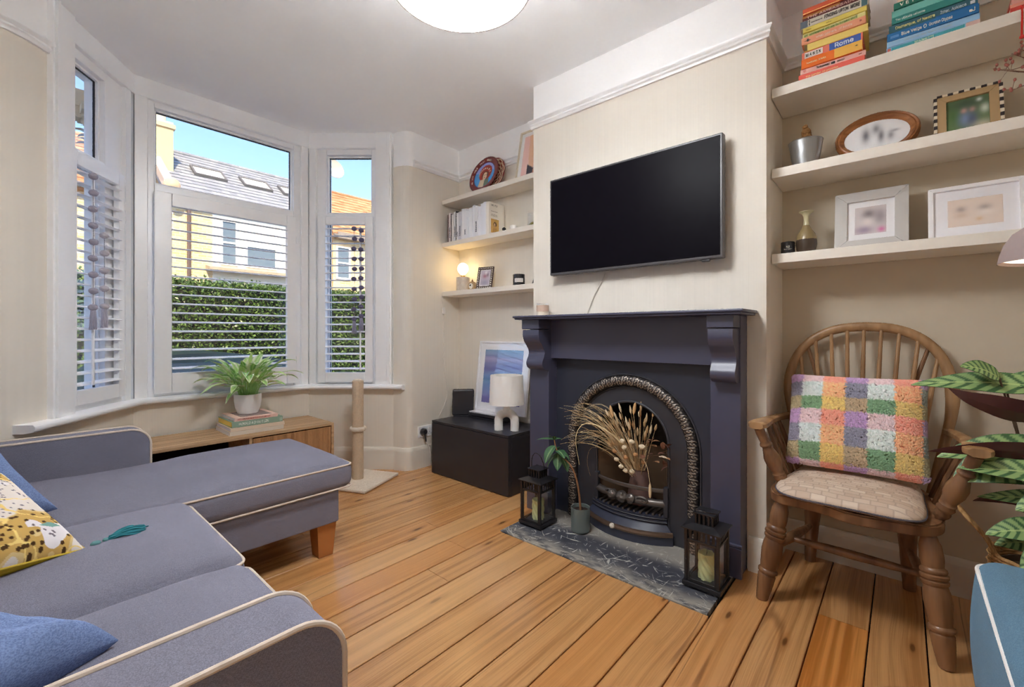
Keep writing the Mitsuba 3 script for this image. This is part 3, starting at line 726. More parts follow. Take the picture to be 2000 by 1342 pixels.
ang = (np.arange(24) * 2 * np.pi / 24)[None]; ss = np.linspace(0, t[-1], M_)[:, None]
cell = 0.060
u_ = (ss / cell) % 1.0 - 0.5; vv = (np.mod(ang + np.pi, 2 * np.pi) - np.pi) 
best = 0
for sgn in (1, -1):
    q = np.abs(np.mod(ang - sgn * 0 + 10 * np.pi, 2 * np.pi) - np.pi)      # 0 on the crown line
    aa = np.mod(ang, 2 * np.pi) - np.pi / 2 * 1.0
    w_ = (np.mod(ang + np.pi / 2 + np.pi, 2 * np.pi) - np.pi) * 0.025
    du = ((ss / cell + (0.5 if sgn < 0 else 0)) % 1.0 - 0.5) * cell; dv = w_ - sgn * 0.010
    rr = np.sqrt(du ** 2 + dv ** 2); th = np.arctan2(dv, du)
    spi = np.cos(th * sgn * 2 + rr * 430) * np.exp(-(rr / 0.022) ** 2)
    best = best + np.clip(spi, 0, 1)
orn = np.clip(best, 0, 1.0)
v = ctr + (v - ctr) * (1 + 0.20 * orn[..., None] - 0.06)
bd.vertices[:M_ * 24] = v.reshape(-1, 3)
oc = np.clip(1.5 * (orn - 0.2), 0, 1).ravel()[:, None]
obj('ornate_band', bd, 'iron_band', ci, col=np.vstack([np.array(S(62, 58, 58)) * (1 - oc) + np.array(S(226, 212, 198)) * oc, np.tile(S(50, 46, 46), (2, 1))]))
mat('iron_band', tex=VC, rough=0.42, metallic=0.75, spec=0.5)
obj('outer_bead', tube(arch_path(FXC, 0.374, FZC, 2.146), 0.006, 6, up=(0, 1, 0)), 'iron', ci)
obj('inner_bead', tube(arch_path(FXC, 0.306, FZC, 2.157), 0.006, 6, up=(0, 1, 0)), 'iron', ci)
obj('opening_bead', tube(arch_path(OX, OW, OZ, 2.158), 0.008, 8, up=(0, 1, 0)), 'iron', ci)
fb = arch(OX, OW + 0.002, OZ, 0.0, 32)
tun = fb.buffer(0.012).difference(fb)
obj('firebox', [(ext(tun, 2.160, 2.42, 'xz'), S(30, 27, 27)), (ext(fb.buffer(0.01), 2.42, 2.43, 'xz'), S(24, 22, 22)), (ext([(OX - OW, 2.16), (OX + OW, 2.16), (OX + OW - 0.1, 2.38), (OX - OW + 0.1, 2.38)], 0.0, 0.12, 'xy'), S(36, 30, 28))], 'vc', ci, smooth=30)
mat('brick_fire', (96, 76, 58), 0.7, 0.3)
for sx in (-1, 1):
    obj('fire_brick', trimesh.convex.convex_hull(np.array([(OX + sx * (OW - 0.002), 2.17, z) for z in (0.12, 0.40)] + [(OX + sx * 0.09, 2.40, z) for z in (0.12, 0.40)] + [(OX + sx * (OW - 0.002), 2.40, z) for z in (0.12, 0.40)])), 'brick_fire', ci, smooth=False)
obj('fire_brick', box(OX - 0.1, OX + 0.1, 2.395, 2.41, 0.12, 0.42), 'brick_fire', ci, smooth=False)
GX = -1.085
def bow(hw, y1, y0, n=25, back=2.16, cx=GX):
    x = np.linspace(-hw, hw, n)
    return [(cx + a, y1 + (y0 - y1) * (abs(a) / hw) ** 2.2) for a in x]
def bowslab(hw, y1, y0, z0, z1, back=2.155, cx=GX):
    return ext(bow(hw, y1, y0, cx=cx) + [(cx + hw, back), (cx - hw, back)], z0, z1, 'xy')
def loft(a, b, za, zb):
    a, b = np.asarray(a), np.asarray(b); n = len(a)
    V = np.vstack([np.c_[a, np.full(n, za)], np.c_[b, np.full(n, zb)]])
    F = [f for i in range(n - 1) for f in ((i, i + 1, n + i + 1), (i, n + i + 1, n + i))]
    return trimesh.Trimesh(V, F, process=False)
mat('iron_blue', (46, 50, 66), 0.35, 0.55)
mat('iron_worn', (104, 98, 94), 0.38, metallic=0.7)
mat('iron_bronze', (112, 92, 78), 0.35, metallic=0.7)
obj('ash_base', bowslab(0.245, 2.048, 2.140, 0.0, 0.050), 'iron_blue', ci, smooth=30)
obj('base_moulding', tube(np.c_[np.array(bow(0.243, 2.050, 2.140)), np.full(25, 0.058)], 0.013, 8), 'iron_bronze', ci)
obj('ash_cover', cat_(loft(bow(0.240, 2.052, 2.140), bow(0.205, 2.098, 2.150), 0.066, 0.100), bowslab(0.204, 2.098, 2.150, 0.05, 0.1)), 'iron_blue', ci, smooth=30)
obj('ledge', cat_(bowslab(0.212, 2.090, 2.148, 0.100, 0.118), bowslab(0.206, 2.098, 2.15, 0.118, 0.136)), 'iron_blue', ci, smooth=30)
for z in (0.106, 0.124): obj('ledge_bead', tube(np.c_[np.array(bow(0.211, 2.092, 2.149)), np.full(25, z)], 0.005, 6), 'iron', ci)
obj('knob', ball((GX - 0.03, 2.036, 0.062), 0.014, 2), 'vc_gloss', ci, col=S(226, 216, 200))
for i in range(13):
    x = GX - 0.18 + 0.03 * i
    y0 = 2.094 + 0.05 * (abs(x - GX) / 0.2) ** 2.2
    obj('grate_bar', cb(x - 0.006, x + 0.006, y0, 2.30, 0.137, 0.147, 0.002), 'iron_worn', ci)
fb_ = np.c_[np.array(bow(0.190, 2.112, 2.155, cx=OX)), np.full(25, 0.196)]
fr_r = np.full(25, 0.017) + 0.004 * np.abs(np.linspace(-1, 1, 25))
obj('fret_rail', tube(fb_, fr_r, 10), 'iron_worn', ci, smooth=50)
for dx, r in ((-0.055, 0.026), (0.0, 0.030), (0.05, 0.025)):
    m = ball((OX - 0.02 + dx, 2.100, 0.200), r, 3)
    c0 = m.vertices.mean(0); m.vertices = c0 + (m.vertices - c0) * (0.86 + 0.3 * meshkit.noise(m.vertices * 95, 4))[:, None]
    obj('rosette', m, 'iron_worn', ci)
for sx in (-1, 1):
    obj('scroll', tube(spl([(OX + sx * 0.06, 2.098, 0.215), (OX + sx * 0.09, 2.1, 0.222), (OX + sx * 0.115, 2.105, 0.208), (OX + sx * 0.10, 2.105, 0.195), (OX + sx * 0.085, 2.102, 0.203)], 20), 0.006, 6), 'iron_worn', ci)
obj('top_rail', tube(np.c_[np.array(bow(0.196, 2.105, 2.155, cx=OX)), np.full(25, 0.262)], np.tile([[0.007, 0.011]], (25, 1)), 8), 'iron_worn', ci)
for sx in (-1, 1):
    obj('grate_post', cb(OX + sx * 0.196 - 0.012, OX + sx * 0.196 + 0.012, 2.135, 2.165, 0.136, 0.285, 0.004), 'iron', ci)

hs = obj('hearth_slab', cb(-1.598, -0.543, 1.711, 2.166, -0.02, 0.004, 0.003), 'slate', label='dark scratched slate hearth slab set into the floorboards', cat='hearth')

# ---------------------------------------------------------------- lanterns and candles
def candle_mesh(r, h, k=7, tw=26):
    nz, na = 40, 56
    z, a = np.meshgrid(np.linspace(0, h, nz), np.linspace(0, 2 * np.pi, na, endpoint=False), indexing='ij')
    R = r * (1 + 0.09 * np.cos(k * a + tw * z / h * 0.18 * k / 2))
    P = np.stack([R * np.cos(a), R * np.sin(a), z], -1).reshape(-1, 3)
    i, j = np.meshgrid(np.arange(nz - 1), np.arange(na), indexing='ij')
    q = np.stack([i * na + j, i * na + (j + 1) % na, (i + 1) * na + (j + 1) % na, (i + 1) * na + j], -1).reshape(-1, 4)
    F = np.vstack([q[:, [0, 1, 2]], q[:, [0, 2, 3]]])
    c = len(P); P = np.vstack([P, [[0, 0, h - 0.008]]])
    top = (nz - 1) * na
    F = np.vstack([F, np.c_[top + np.arange(na), top + (np.arange(na) + 1) % na, np.full(na, c)]])
    return trimesh.Trimesh(P, F, process=False)
def lantern(x, y, label, clabel, tilt):
    k = thing('lantern', label, 'lantern', 'black candle lanterns on the hearth')
    def B(*a, c=0.002): return xf(cb(*a, c=c), (x, y, 0.0055))
    bm = 'black_metal'
    obj('base', B(-0.076, 0.076, -0.076, 0.076, 0.006, 0.024, c=0.003), bm, k)
    for i in (-1, 1):
        for j in (-1, 1):
            obj('foot', xf(ball((i * 0.066, j * 0.066, 0.004), 0.006, 1, (1, 1, 0.7)), (x, y, 0.0055)), bm, k)
    h = 0.063
    for i in (-1, 1):
        for j in (-1, 1):
            obj('post', B(i * h - 0.006, i * h + 0.006, j * h - 0.006, j * h + 0.006, 0.024, 0.242), bm, k)
    for j, nm in ((-1, 'door_frame'), (1, 'side_frame')):
        obj(nm, cat_(B(-0.057, 0.057, j * h - 0.004, j * h + 0.004, 0.024, 0.036), B(-0.057, 0.057, j * h - 0.004, j * h + 0.004, 0.186, 0.198), B(-0.057, -0.049, j * h - 0.004, j * h + 0.004, 0.036, 0.186), B(0.049, 0.057, j * h - 0.004, j * h + 0.004, 0.036, 0.186)), bm, k)
        obj('lower_bar', B(j * h - 0.004, j * h + 0.004, -0.057, 0.057, 0.024, 0.032), bm, k)
        obj('upper_bar', B(j * h - 0.004, j * h + 0.004, -0.057, 0.057, 0.188, 0.198), bm, k)
    for e in ((-1, 0), (1, 0), (0, -1), (0, 1)):
        o = np.array([x + e[0] * h, y + e[1] * h, 0.0055]); ex = np.array([-e[1], e[0], 0.0])
        for q in np.linspace(-0.045, 0.045, 6):
            obj('vent_slat', fr(box(-0.005, 0.005, 0, 0.040, -0.001, 0.001), o + ex * q + [0, 0, 0.198], ex, (0, 0, 1)), bm, k, smooth=False)
        obj('glass_pane', trimesh.Trimesh(np.array([o + ex * -0.055 + [0, 0, 0.03], o + ex * 0.055 + [0, 0, 0.03], o + ex * 0.055 + [0, 0, 0.192], o + ex * -0.055 + [0, 0, 0.192]]), [[0, 1, 2], [0, 2, 3]], process=False), 'clear_glass', k, smooth=False)
    rv = np.array([(a * 0.079, b * 0.079, 0.240) for a in (-1, 1) for b in (-1, 1)] + [(a * 0.079, b * 0.079, 0.244) for a in (-1, 1) for b in (-1, 1)] + [(a * 0.040, b * 0.040, 0.258) for a in (-1, 1) for b in (-1, 1)])
    obj('roof', xf(trimesh.convex.convex_hull(rv), (x, y, 0.0055)), bm, k, smooth=False)
    for i in (-1, 1):
        for j in (-1, 1):
            obj('chimney_post', B(i * 0.033 - 0.004, i * 0.033 + 0.004, j * 0.033 - 0.004, j * 0.033 + 0.004, 0.256, 0.300), bm, k)
    for e in ((-1, 0), (1, 0), (0, -1), (0, 1)):
        for q in (-0.018, 0.0, 0.018):
            obj('vent_slat', xf(box(-0.004 + (e[0] * 0.033 if e[0] else q), 0.004 + (e[0] * 0.033 if e[0] else q), -0.004 + (e[1] * 0.033 if e[1] else q), 0.004 + (e[1] * 0.033 if e[1] else q), 0.256, 0.300), (x, y, 0.0055)), bm, k, smooth=False)
    obj('cap', B(-0.043, 0.043, -0.043, 0.043, 0.298, 0.304), bm, k)
    a = np.linspace(0.0, np.pi, 24)
    hd = np.c_[0.044 * np.cos(a), 0 * a, 0.085 * np.sin(a)]
    hd = hd @ trimesh.transformations.rotation_matrix(tilt, (1, 0, 0))[:3, :3].T + [0, 0, 0.302]
    obj('handle', tube(hd + [x, y, 0.0055], 0.0022, 6), bm, k)
    obj('latch', xf(ball((-0.062, -0.066, 0.11), 0.006, 1), (x, y, 0.0055)), bm, k)
    c = thing('candle', clabel, 'candle', 'green candles in the lanterns')
    obj('wax', xf(candle_mesh(0.031, 0.105), (x - 0.002, y + 0.004, 0.030)), 'vc', c, col=S(214, 222, 164), smooth=60)
    obj('wick', cyl((x - 0.002, y + 0.004, 0.126), (x, y + 0.004, 0.146), 0.001, n=5), 'vc', c, col=S(60, 54, 40))
    return k
lantern(-1.502, 1.915, 'black metal candle lantern at the left end of the hearth by the small potted plant', 'pale green twisted candle in the left lantern', 0.15)
lantern(-0.608, 1.912, 'black metal candle lantern at the right end of the hearth with its handle folded down', 'pale green twisted candle in the right lantern', 1.25)

# ---------------------------------------------------------------- vase with dried flowers
vx, vy, vz = -1.045, 2.215, 0.148
obj('vase', lathe([(0, 0), (0.058, 0), (0.066, 0.008), (0.066, 0.03), (0.060, 0.09), (0.050, 0.150), (0.046, 0.164), (0.044, 0.176), (0.047, 0.182), (0.042, 0.182), (0.040, 0.165), (0.05, 0.10), (0, 0.09)], 36, (vx, vy, vz)), 'vc_gloss', label='brown glazed vase holding dried flowers in the fireplace', cat='vase', col=S(104, 80, 74))
bq = thing('dried_flowers', 'bunch of dried grasses, pods and seed heads in the brown vase', 'dried flowers')
r2 = np.random.default_rng(11)
vt = np.array([vx, vy, vz + 0.10])
straw = [S(214, 190, 150), S(196, 166, 124), S(230, 212, 178), S(170, 134, 94)]
def arc(p0, p1, sag, n=10):
    p0, p1 = np.array(p0, float), np.array(p1, float)
    t = np.linspace(0, 1, n)[:, None]
    return p0 + (p1 - p0) * t + np.array([0, 0, 1]) * sag * 4 * t * (1 - t)
for i in range(56):          # grass arching to the left
    a = r2.uniform(0, 1)
    end = np.array([-1.20 - 0.25 * r2.beta(2, 1.4), 2.02 + 0.10 * r2.random(), 0.40 + 0.27 * r2.random() ** 0.8])
    obj('grass_blade', tube(arc(vt + r2.normal(0, 0.012, 3), end, 0.08 + 0.07 * r2.random(), 14), np.linspace(0.0022, 0.0007, 14), 4), 'vc_cloth', bq, col=straw[i % 3])
obj('long_blade', tube(spl([vt, (-1.16, 2.10, 0.52), (-1.31, 2.06, 0.55), (-1.345, 2.05, 0.47), (-1.33, 2.045, 0.39), (-1.315, 2.04, 0.335)], 20), np.tile([[0.0045, 0.001]], (20, 1)), 6), 'vc_cloth', bq, col=S(214, 192, 150))
obj('long_blade', tube(spl([vt, (-1.15, 2.09, 0.40), (-1.24, 2.05, 0.44), (-1.265, 2.04, 0.36), (-1.245, 2.04, 0.29)], 20), 0.0012, 5), 'vc_cloth', bq, col=S(120, 96, 70))
for i in range(40):          # upright stems with small heads
    th = r2.uniform(-0.8, 0.6); ln = r2.uniform(0.10, 0.33)
    tip = vt + np.array([math.sin(th) * ln, -0.10 * r2.random() - 0.02, 0.08 + math.cos(th) * ln])
    s_ = obj('stem', tube(arc(vt + r2.normal(0, 0.01, 3), tip, 0.012), np.linspace(0.0022, 0.001, 10), 4), 'vc_cloth', bq, col=straw[i % 4])
    d = tip - vt; d /= np.linalg.norm(d)
    obj('seed_head', turned(tip - d * 0.01, tip + d * r2.uniform(0.025, 0.05), [(0, 0.001), (0.2, 0.0055), (0.5, 0.0065), (0.8, 0.004), (1, 0.0006)], 7), 'vc_cloth', s_, col=straw[(i + 1) % 4])
for tip, lean in (((-1.130, 2.075, 0.610), -0.15), ((-1.015, 2.075, 0.640), 0.08)):
    tip = np.array(tip)
    s_ = obj('stem', tube(arc(vt, tip, 0.02), 0.0016, 5), 'vc_cloth', bq, col=straw[0])
    obj('seed_head', turned(tip, tip + np.array([lean * 0.12, 0, 0.062]), [(0, 0.002), (0.15, 0.007), (0.5, 0.009), (0.85, 0.006), (1, 0.001)], 9), 'vc_cloth', s_, col=S(206, 168, 120))
for px_, pz_, rr in ((-1.098, 0.485, 0.015), (-1.045, 0.49, 0.015), (-1.085, 0.455, 0.014), (-0.985, 0.475, 0.016), (-0.975, 0.40, 0.012), (-1.12, 0.39, 0.013), (-1.09, 0.36, 0.013), (-1.045, 0.335, 0.014), (-1.07, 0.34, 0.014), (-1.02, 0.43, 0.012), (-1.06, 0.415, 0.012), (-1.13, 0.43, 0.012)):
    p = np.array([px_, 2.075 + 0.05 * r2.random(), pz_])
    s_ = obj('stem', tube(arc(vt, p, 0.01, 6), 0.0012, 4), 'vc_cloth', bq, col=straw[1])
    m = ball(p, rr, 2, (1, 0.8, 0.85)); c0 = m.vertices.mean(0)
    m.vertices = c0 + (m.vertices - c0) * (0.8 + 0.4 * meshkit.noise(m.vertices * 130, 2))[:, None]
    obj('pod', m, 'vc_cloth', s_, col=S(228, 212, 182) if rr > 0.0125 else S(176, 132, 92))
for i in range(16):          # brown leaves to the right
    p = np.array([-0.98 + 0.15 * r2.random(), 2.07 + 0.06 * r2.random(), 0.37 + 0.16 * r2.random()])
    obj('dry_leaf', leaf(p, r2.normal(0, 1, 3) * [1, 0.4, 0.6], 0.04, 0.026, 0.8, 0.2, 6, 2), 'vc_cloth', bq, smooth=True, col=[S(110, 74, 56), S(84, 56, 46), S(150, 110, 80)][i % 3])
obj('stem', tube(spl([vt, (-0.97, 2.12, 0.40), (-0.90, 2.07, 0.455), (-0.855, 2.05, 0.46)], 16), 0.0013, 5), 'vc_cloth', bq, col=S(96, 66, 50))
obj('dry_leaf', leaf((-0.875, 2.05, 0.458), (1, 0, 0.1), 0.045, 0.03, 0.3, 0.2, 6, 2), 'vc_cloth', bq, smooth=True, col=S(226, 206, 180))
s_ = obj('stem', tube(spl([vt, (-0.99, 2.10, 0.42), (-0.935, 2.05, 0.405), (-0.912, 2.03, 0.35), (-0.908, 2.03, 0.325)], 18), 0.0013, 5), 'vc_cloth', bq, col=straw[0])
obj('seed_head', turned((-0.908, 2.03, 0.33), (-0.908, 2.03, 0.255), [(0, 0.0015), (0.2, 0.006), (0.6, 0.007), (0.9, 0.005), (1, 0.001)], 8), 'vc_cloth', s_, col=S(222, 198, 160))

# ---------------------------------------------------------------- little rubber plant in a grey pot
px0, py0 = -1.272, 1.985
pot = obj('plant_pot', [(lathe([(0, 0), (0.040, 0), (0.048, 0.008), (0.0495, 0.02), (0.0505, 0.125), (0.049, 0.130), (0.046, 0.128), (0.045, 0.11), (0, 0.11)], 32, (px0, py0, 0.0045)), S(98, 108, 106))], 'vc_gloss', label='grey-green cylindrical ceramic plant pot on the hearth', cat='plant pot')
rp = thing('rubber_plant', 'small bare-stemmed rubber plant in the grey-green pot', 'plant')
obj('soil', lathe([(0, 0.116), (0.044, 0.116), (0.044, 0.1145), (0, 0.1145)], 20, (px0, py0, 0)), 'vc', rp, col=S(40, 30, 26))
st = spl([(px0, py0, 0.112), (px0 - 0.002, py0 - 0.01, 0.20), (px0 - 0.02, py0 - 0.02, 0.30), (px0 - 0.055, py0 - 0.035, 0.365), (px0 - 0.105, py0 - 0.05, 0.405), (px0 - 0.125, py0 - 0.055, 0.45), (px0 - 0.130, py0 - 0.055, 0.475)], 30)
obj('stem', tube(st, np.linspace(0.006, 0.0035, 30), 7), 'vc', rp, col=S(134, 96, 66))
lr = np.random.default_rng(5)
def rub(t, s_):
    c = np.array(S(58, 92, 62)) * np.ones((len(t), 3)); c[np.abs(s_) < 0.15] = S(120, 150, 104)
    return c
for az, el, L, W, bd_, b in ((200, 0.1, 0.105, 0.042, 0.4, 29), (260, -0.5, 0.115, 0.060, 0.8, 27), (330, 0.2, 0.10, 0.052, 0.9, 25), (20, -0.2, 0.09, 0.05, 0.9, 25), (300, -0.9, 0.095, 0.05, 0.5, 24), (230, -0.6, 0.10, 0.05, 0.7, 24), (120, 0.0, 0.09, 0.045, 0.9, 26), (60, 0.4, 0.06, 0.03, 1.2, 29), (345, -0.7, 0.085, 0.045, 0.6, 22), (240, 1.0, 0.05, 0.02, 0.9, 29), (310, 1.1, 0.045, 0.02, 0.9, 29)):
    a = math.radians(az)
    obj('leaf', *leaf(st[b], (math.cos(a) * math.cos(el), math.sin(a) * math.cos(el), math.sin(el)), L, W, bd_, 0.22, 10, 4, colf=rub)[:1], 'leaf', rp, col=rub(*[x.ravel() for x in np.meshgrid(np.linspace(0, 1, 10), np.linspace(-1, 1, 9), indexing='ij')]), smooth=True)

# tea light on the mantel
tl = thing('candle_jar', 'small clear glass candle jar with beige wax at the left end of the mantel', 'candle')
obj('glass', lathe([(0, 0), (0.036, 0), (0.037, 0.004), (0.037, 0.08), (0.0355, 0.08), (0.0355, 0.005), (0, 0.005)], 28, (-1.612, 2.10, 1.1505)), 'clear_glass', tl)
obj('wax', lathe([(0, 0.006), (0.034, 0.006), (0.034, 0.032), (0, 0.032)], 24, (-1.612, 2.10, 1.1505)), 'vc', tl, col=S(240, 226, 206))
obj('label', lathe([(0.0374, 0.030), (0.0376, 0.030), (0.0376, 0.066), (0.0374, 0.066)], 24, (-1.612, 2.10, 1.1505)), 'vc', tl, col=S(196, 168, 150))
# ---------------------------------------------------------------- left alcove: shelves and what stands on them
LS = {}
for nm, z in (('top', 2.135), ('middle', 1.786), ('lowest', 1.388)):
    LS[nm] = z
    obj('floating_shelf', cb(-2.817, -1.741, 2.32, 2.507, z - 0.036, z, 0.002), 'shelf_paint', label=f'{nm} cream floating shelf in the left alcove', cat='shelf', group='shelves in the left alcove')
RS = {}
for nm, z in (('top', 2.146), ('middle', 1.786), ('lowest', 1.404)):
    RS[nm] = z
    obj('floating_shelf', cb(-0.438, 1.395, 2.255, 2.507, z - 0.042, z, 0.002), 'shelf_paint', label=f'{nm} cream floating shelf in the right alcove', cat='shelf', group='shelves in the right alcove')

def lean(x0, x1, z0, h, y0, dy):
    """frame of a leaning board: origin lower left, unit axes"""
    o = np.array([x0, y0, z0]); ez = np.array([0, dy, math.sqrt(h * h - dy * dy)]) / h
    return o, np.array([1.0, 0, 0]), ez, x1 - x0
def picture(name, o, ex, ez, w, h, fw, depth, fcol, fn, label, cat, mount=None, mcol=(240, 238, 236), fm='vc', n=(40, 40), group=None, glass=False, mitre=True):
    """a framed picture: frame of four mitred lengths, mount, print, back; o lower left front corner"""
    k = thing(name, label, cat, group)
    ex, ez = np.asarray(ex, float), np.asarray(ez, float); ny = np.cross(ez, ex)   # ny points backwards
    def L(m): return fr(m, o, ex, ny, ez)
    c = S(*fcol)
    for pts in ([(0, 0), (w, 0), (w - fw, fw), (fw, fw)], [(0, h), (fw, h - fw), (w - fw, h - fw), (w, h)], [(0, 0), (fw, fw), (fw, h - fw), (0, h)], [(w, 0), (w, h), (w - fw, h - fw), (w - fw, fw)]):
        m = ext(Polygon(pts).buffer(-0.0004, join_style=2), 0, depth, 'xz')
        obj('frame_side', L(m), fm, k, smooth=False, col=c if fm.startswith('vc') else None)
    obj('back', L(box(0.002, w - 0.002, depth * 0.6, depth - 0.001, 0.002, h - 0.002)), 'vc', k, smooth=False, col=S(120, 96, 70))
    if mount:
        obj('mount', L(box(fw * 0.9, w - fw * 0.9, depth * 0.45, depth * 0.55, fw * 0.9, h - fw * 0.9)), 'vc', k, smooth=False, col=S(*mcol))
    a = fw + (mount or 0)
    yy = depth * 0.42
    P0 = o + ex * a + ez * a + ny * yy
    m, cc = gridc(P0, ex * (w - 2 * a), ez * (h - 2 * a), n[0], n[1], fn)
    obj('print', m, 'vc', k, col=cc, smooth=True)
    if glass:
        q = [o + ex * x + ez * z + ny * depth * 0.25 for x, z in ((fw, fw), (w - fw, fw), (w - fw, h - fw), (fw, h - fw))]
        obj('glass', trimesh.Trimesh(np.array(q), [[0, 1, 2], [0, 2, 3]], process=False), 'pane', k, smooth=False)
    return k, L

# painted plates
def plate_col(kind):
    def fn(r, a):
        c = np.zeros(r.shape + (3,))
        x, y = r * np.cos(a), r * np.sin(a)
        if kind == 0:
            c[:] = S(64, 148, 214)
            c[(y > 0.2)] = S(150, 160, 220)
            hair = np.hypot(x - 0.05, (y - 0.12) * 1.0) < 0.46
            c[hair] = S(146, 44, 34)
            c[np.hypot((x - 0.05) / 1.0, y - 0.0) < 0.24] = S(96, 40, 32)
            body = (np.abs(x - 0.05) < 0.30 - 0.25 * (y + 0.25)) & (y < -0.25)
            c[body] = S(206, 186, 160)
            c[body & (x > 0.08)] = S(96, 112, 96)
            face = (((x - 0.05) / 0.15) ** 2 + ((y + 0.06) / 0.22) ** 2) < 1
            c[face] = S(222, 190, 160)
            for ex_ in (-0.02, 0.11): c[np.hypot((x - ex_) / 1.5, y - 0.0) < 0.022] = S(60, 40, 34)
            c[np.hypot((x - 0.045) / 2.2, y + 0.16) < 0.022] = S(170, 90, 84)
            c[(r > 0.70)] = S(40, 40, 110)
            c[(r > 0.73)] = S(104, 34, 34)
            c[(r > 0.96)] = S(70, 24, 26)
        else:
            c[:] = S(214, 190, 160)
            c[(np.sin(a * 9) * np.sin(r * 30) > 0.1)] = S(122, 44, 40)
        return c
    return fn
def plate(o, ez, R, fn, label, glyphs):
    nr, na = 40, 120
    r, a = np.meshgrid(np.linspace(0, 1, nr), np.linspace(0, 2 * np.pi, na, endpoint=False), indexing='ij')
    dep = 0.012 * np.clip((r - 0.62) / 0.3, 0, 1) ** 1.5
    ez = np.asarray(ez, float); ex = np.array([1.0, 0, 0]); ny = np.cross(ez, ex)
    C = o + ez * R
    P = C + (r * np.cos(a))[..., None] * ex * R + (r * np.sin(a))[..., None] * ez * R - dep[..., None] * ny
    i, j = np.meshgrid(np.arange(nr - 1), np.arange(na), indexing='ij')
    q = np.stack([i * na + j, i * na + (j + 1) % na, (i + 1) * na + (j + 1) % na, (i + 1) * na + j], -1).reshape(-1, 4)
    F = np.vstack([q[:, [0, 1, 2]], q[:, [0, 2, 3]]])
    k = thing('painted_plate', label, 'plate')
    obj('face', trimesh.Trimesh(P.reshape(-1, 3), F, process=False), 'vc_gloss', k, col=fn(r, a).reshape(-1, 3), smooth=True)
    obj('back', trimesh.Trimesh((P + ny * 0.006).reshape(-1, 3), F[:, ::-1], process=False), 'vc', k, col=S(160, 110, 90), smooth=True)
    t = np.linspace(0, 2 * np.pi, 96, endpoint=False)
    obj('rim', tube(C + R * (np.cos(t)[:, None] * ex + np.sin(t)[:, None] * ez) - 0.009 * ny, 0.003, 6, True), 'vc_gloss', k, col=S(104, 40, 38))
    for s_, ang, rad, hh, col in glyphs:
        t_ = math.radians(ang)
        e = math.cos(t_) * ex + math.sin(t_) * ez; tx = math.sin(t_) * ex - math.cos(t_) * ez
        dd = 0.012 * np.clip((rad - 0.62) / 0.3, 0, 1) ** 1.5
        m = meshkit.text_mesh(s_, hh, 0.0008, True); m.vertices[:, 0] -= m.bounds[1][0] / 2; m.vertices[:, 1] -= hh / 2
        obj('letter', fr(m, C + e * R * rad - ny * (dd + 0.0012), tx, e, -ny), 'vc', k, smooth=False, col=S(*col))
gl = [(c, a, 0.845, 0.020, (240, 224, 214)) for c, a in zip(['ю', 'R', 'U', 'S', 'g', 'e', 'H', 'D', 'U', 'W', 'u', 'U'], [205, 186, 176, 158, 150, 141, 120, 112, 104, 84, 76, 68])]
gl += [(c, a, 0.40, 0.016, (240, 224, 206)) for c, a in zip(['a', 'n', 'o', 'o', 'e', 'ф', 'и', 'Я', 'O'], [176, 160, 144, 128, 110, 92, 70, 45, 20])]
plate(np.array([-2.435, 2.388, 2.138]), (0, 0.28, 0.96), 0.150, plate_col(0), 'round painted plate with maroon lettered rim and a woman on blue', gl)
plate(np.array([-2.385, 2.432, 2.138]), (0, 0.22, 0.975), 0.140, plate_col(1), 'red and cream patterned plate mostly hidden behind the lettered plate', [])
def pinkfn(u, v):
    c = np.ones(u.shape + (3,)) * S(236, 196, 188)
    c[(np.abs(u - 0.42 + 0.1 * v) < 0.10) & (v > 0.15)] = S(226, 180, 150)
    c[np.hypot(u - 0.72, (v - 0.62) * 1.3) < 0.13] = S(40, 36, 44)
    c[(v < 0.26 - 0.5 * (u - 0.25)) & (u > 0.25) & (v > 0.0)] = S(58, 54, 62)
    c[(v < 0.12) & (u > 0.5)] = S(206, 160, 140)
    return c[..., 0], c[..., 1], c[..., 2]
o, ex, ez, w_ = lean(-2.105, -1.80, 2.137, 0.395, 2.405, 0.075)
picture('framed_print', o, ex, ez, w_, 0.395, 0.014, 0.018, (206, 194, 172), pinkfn, 'pink art print in a pale thin frame on the top left shelf', 'picture', mount=0.03)

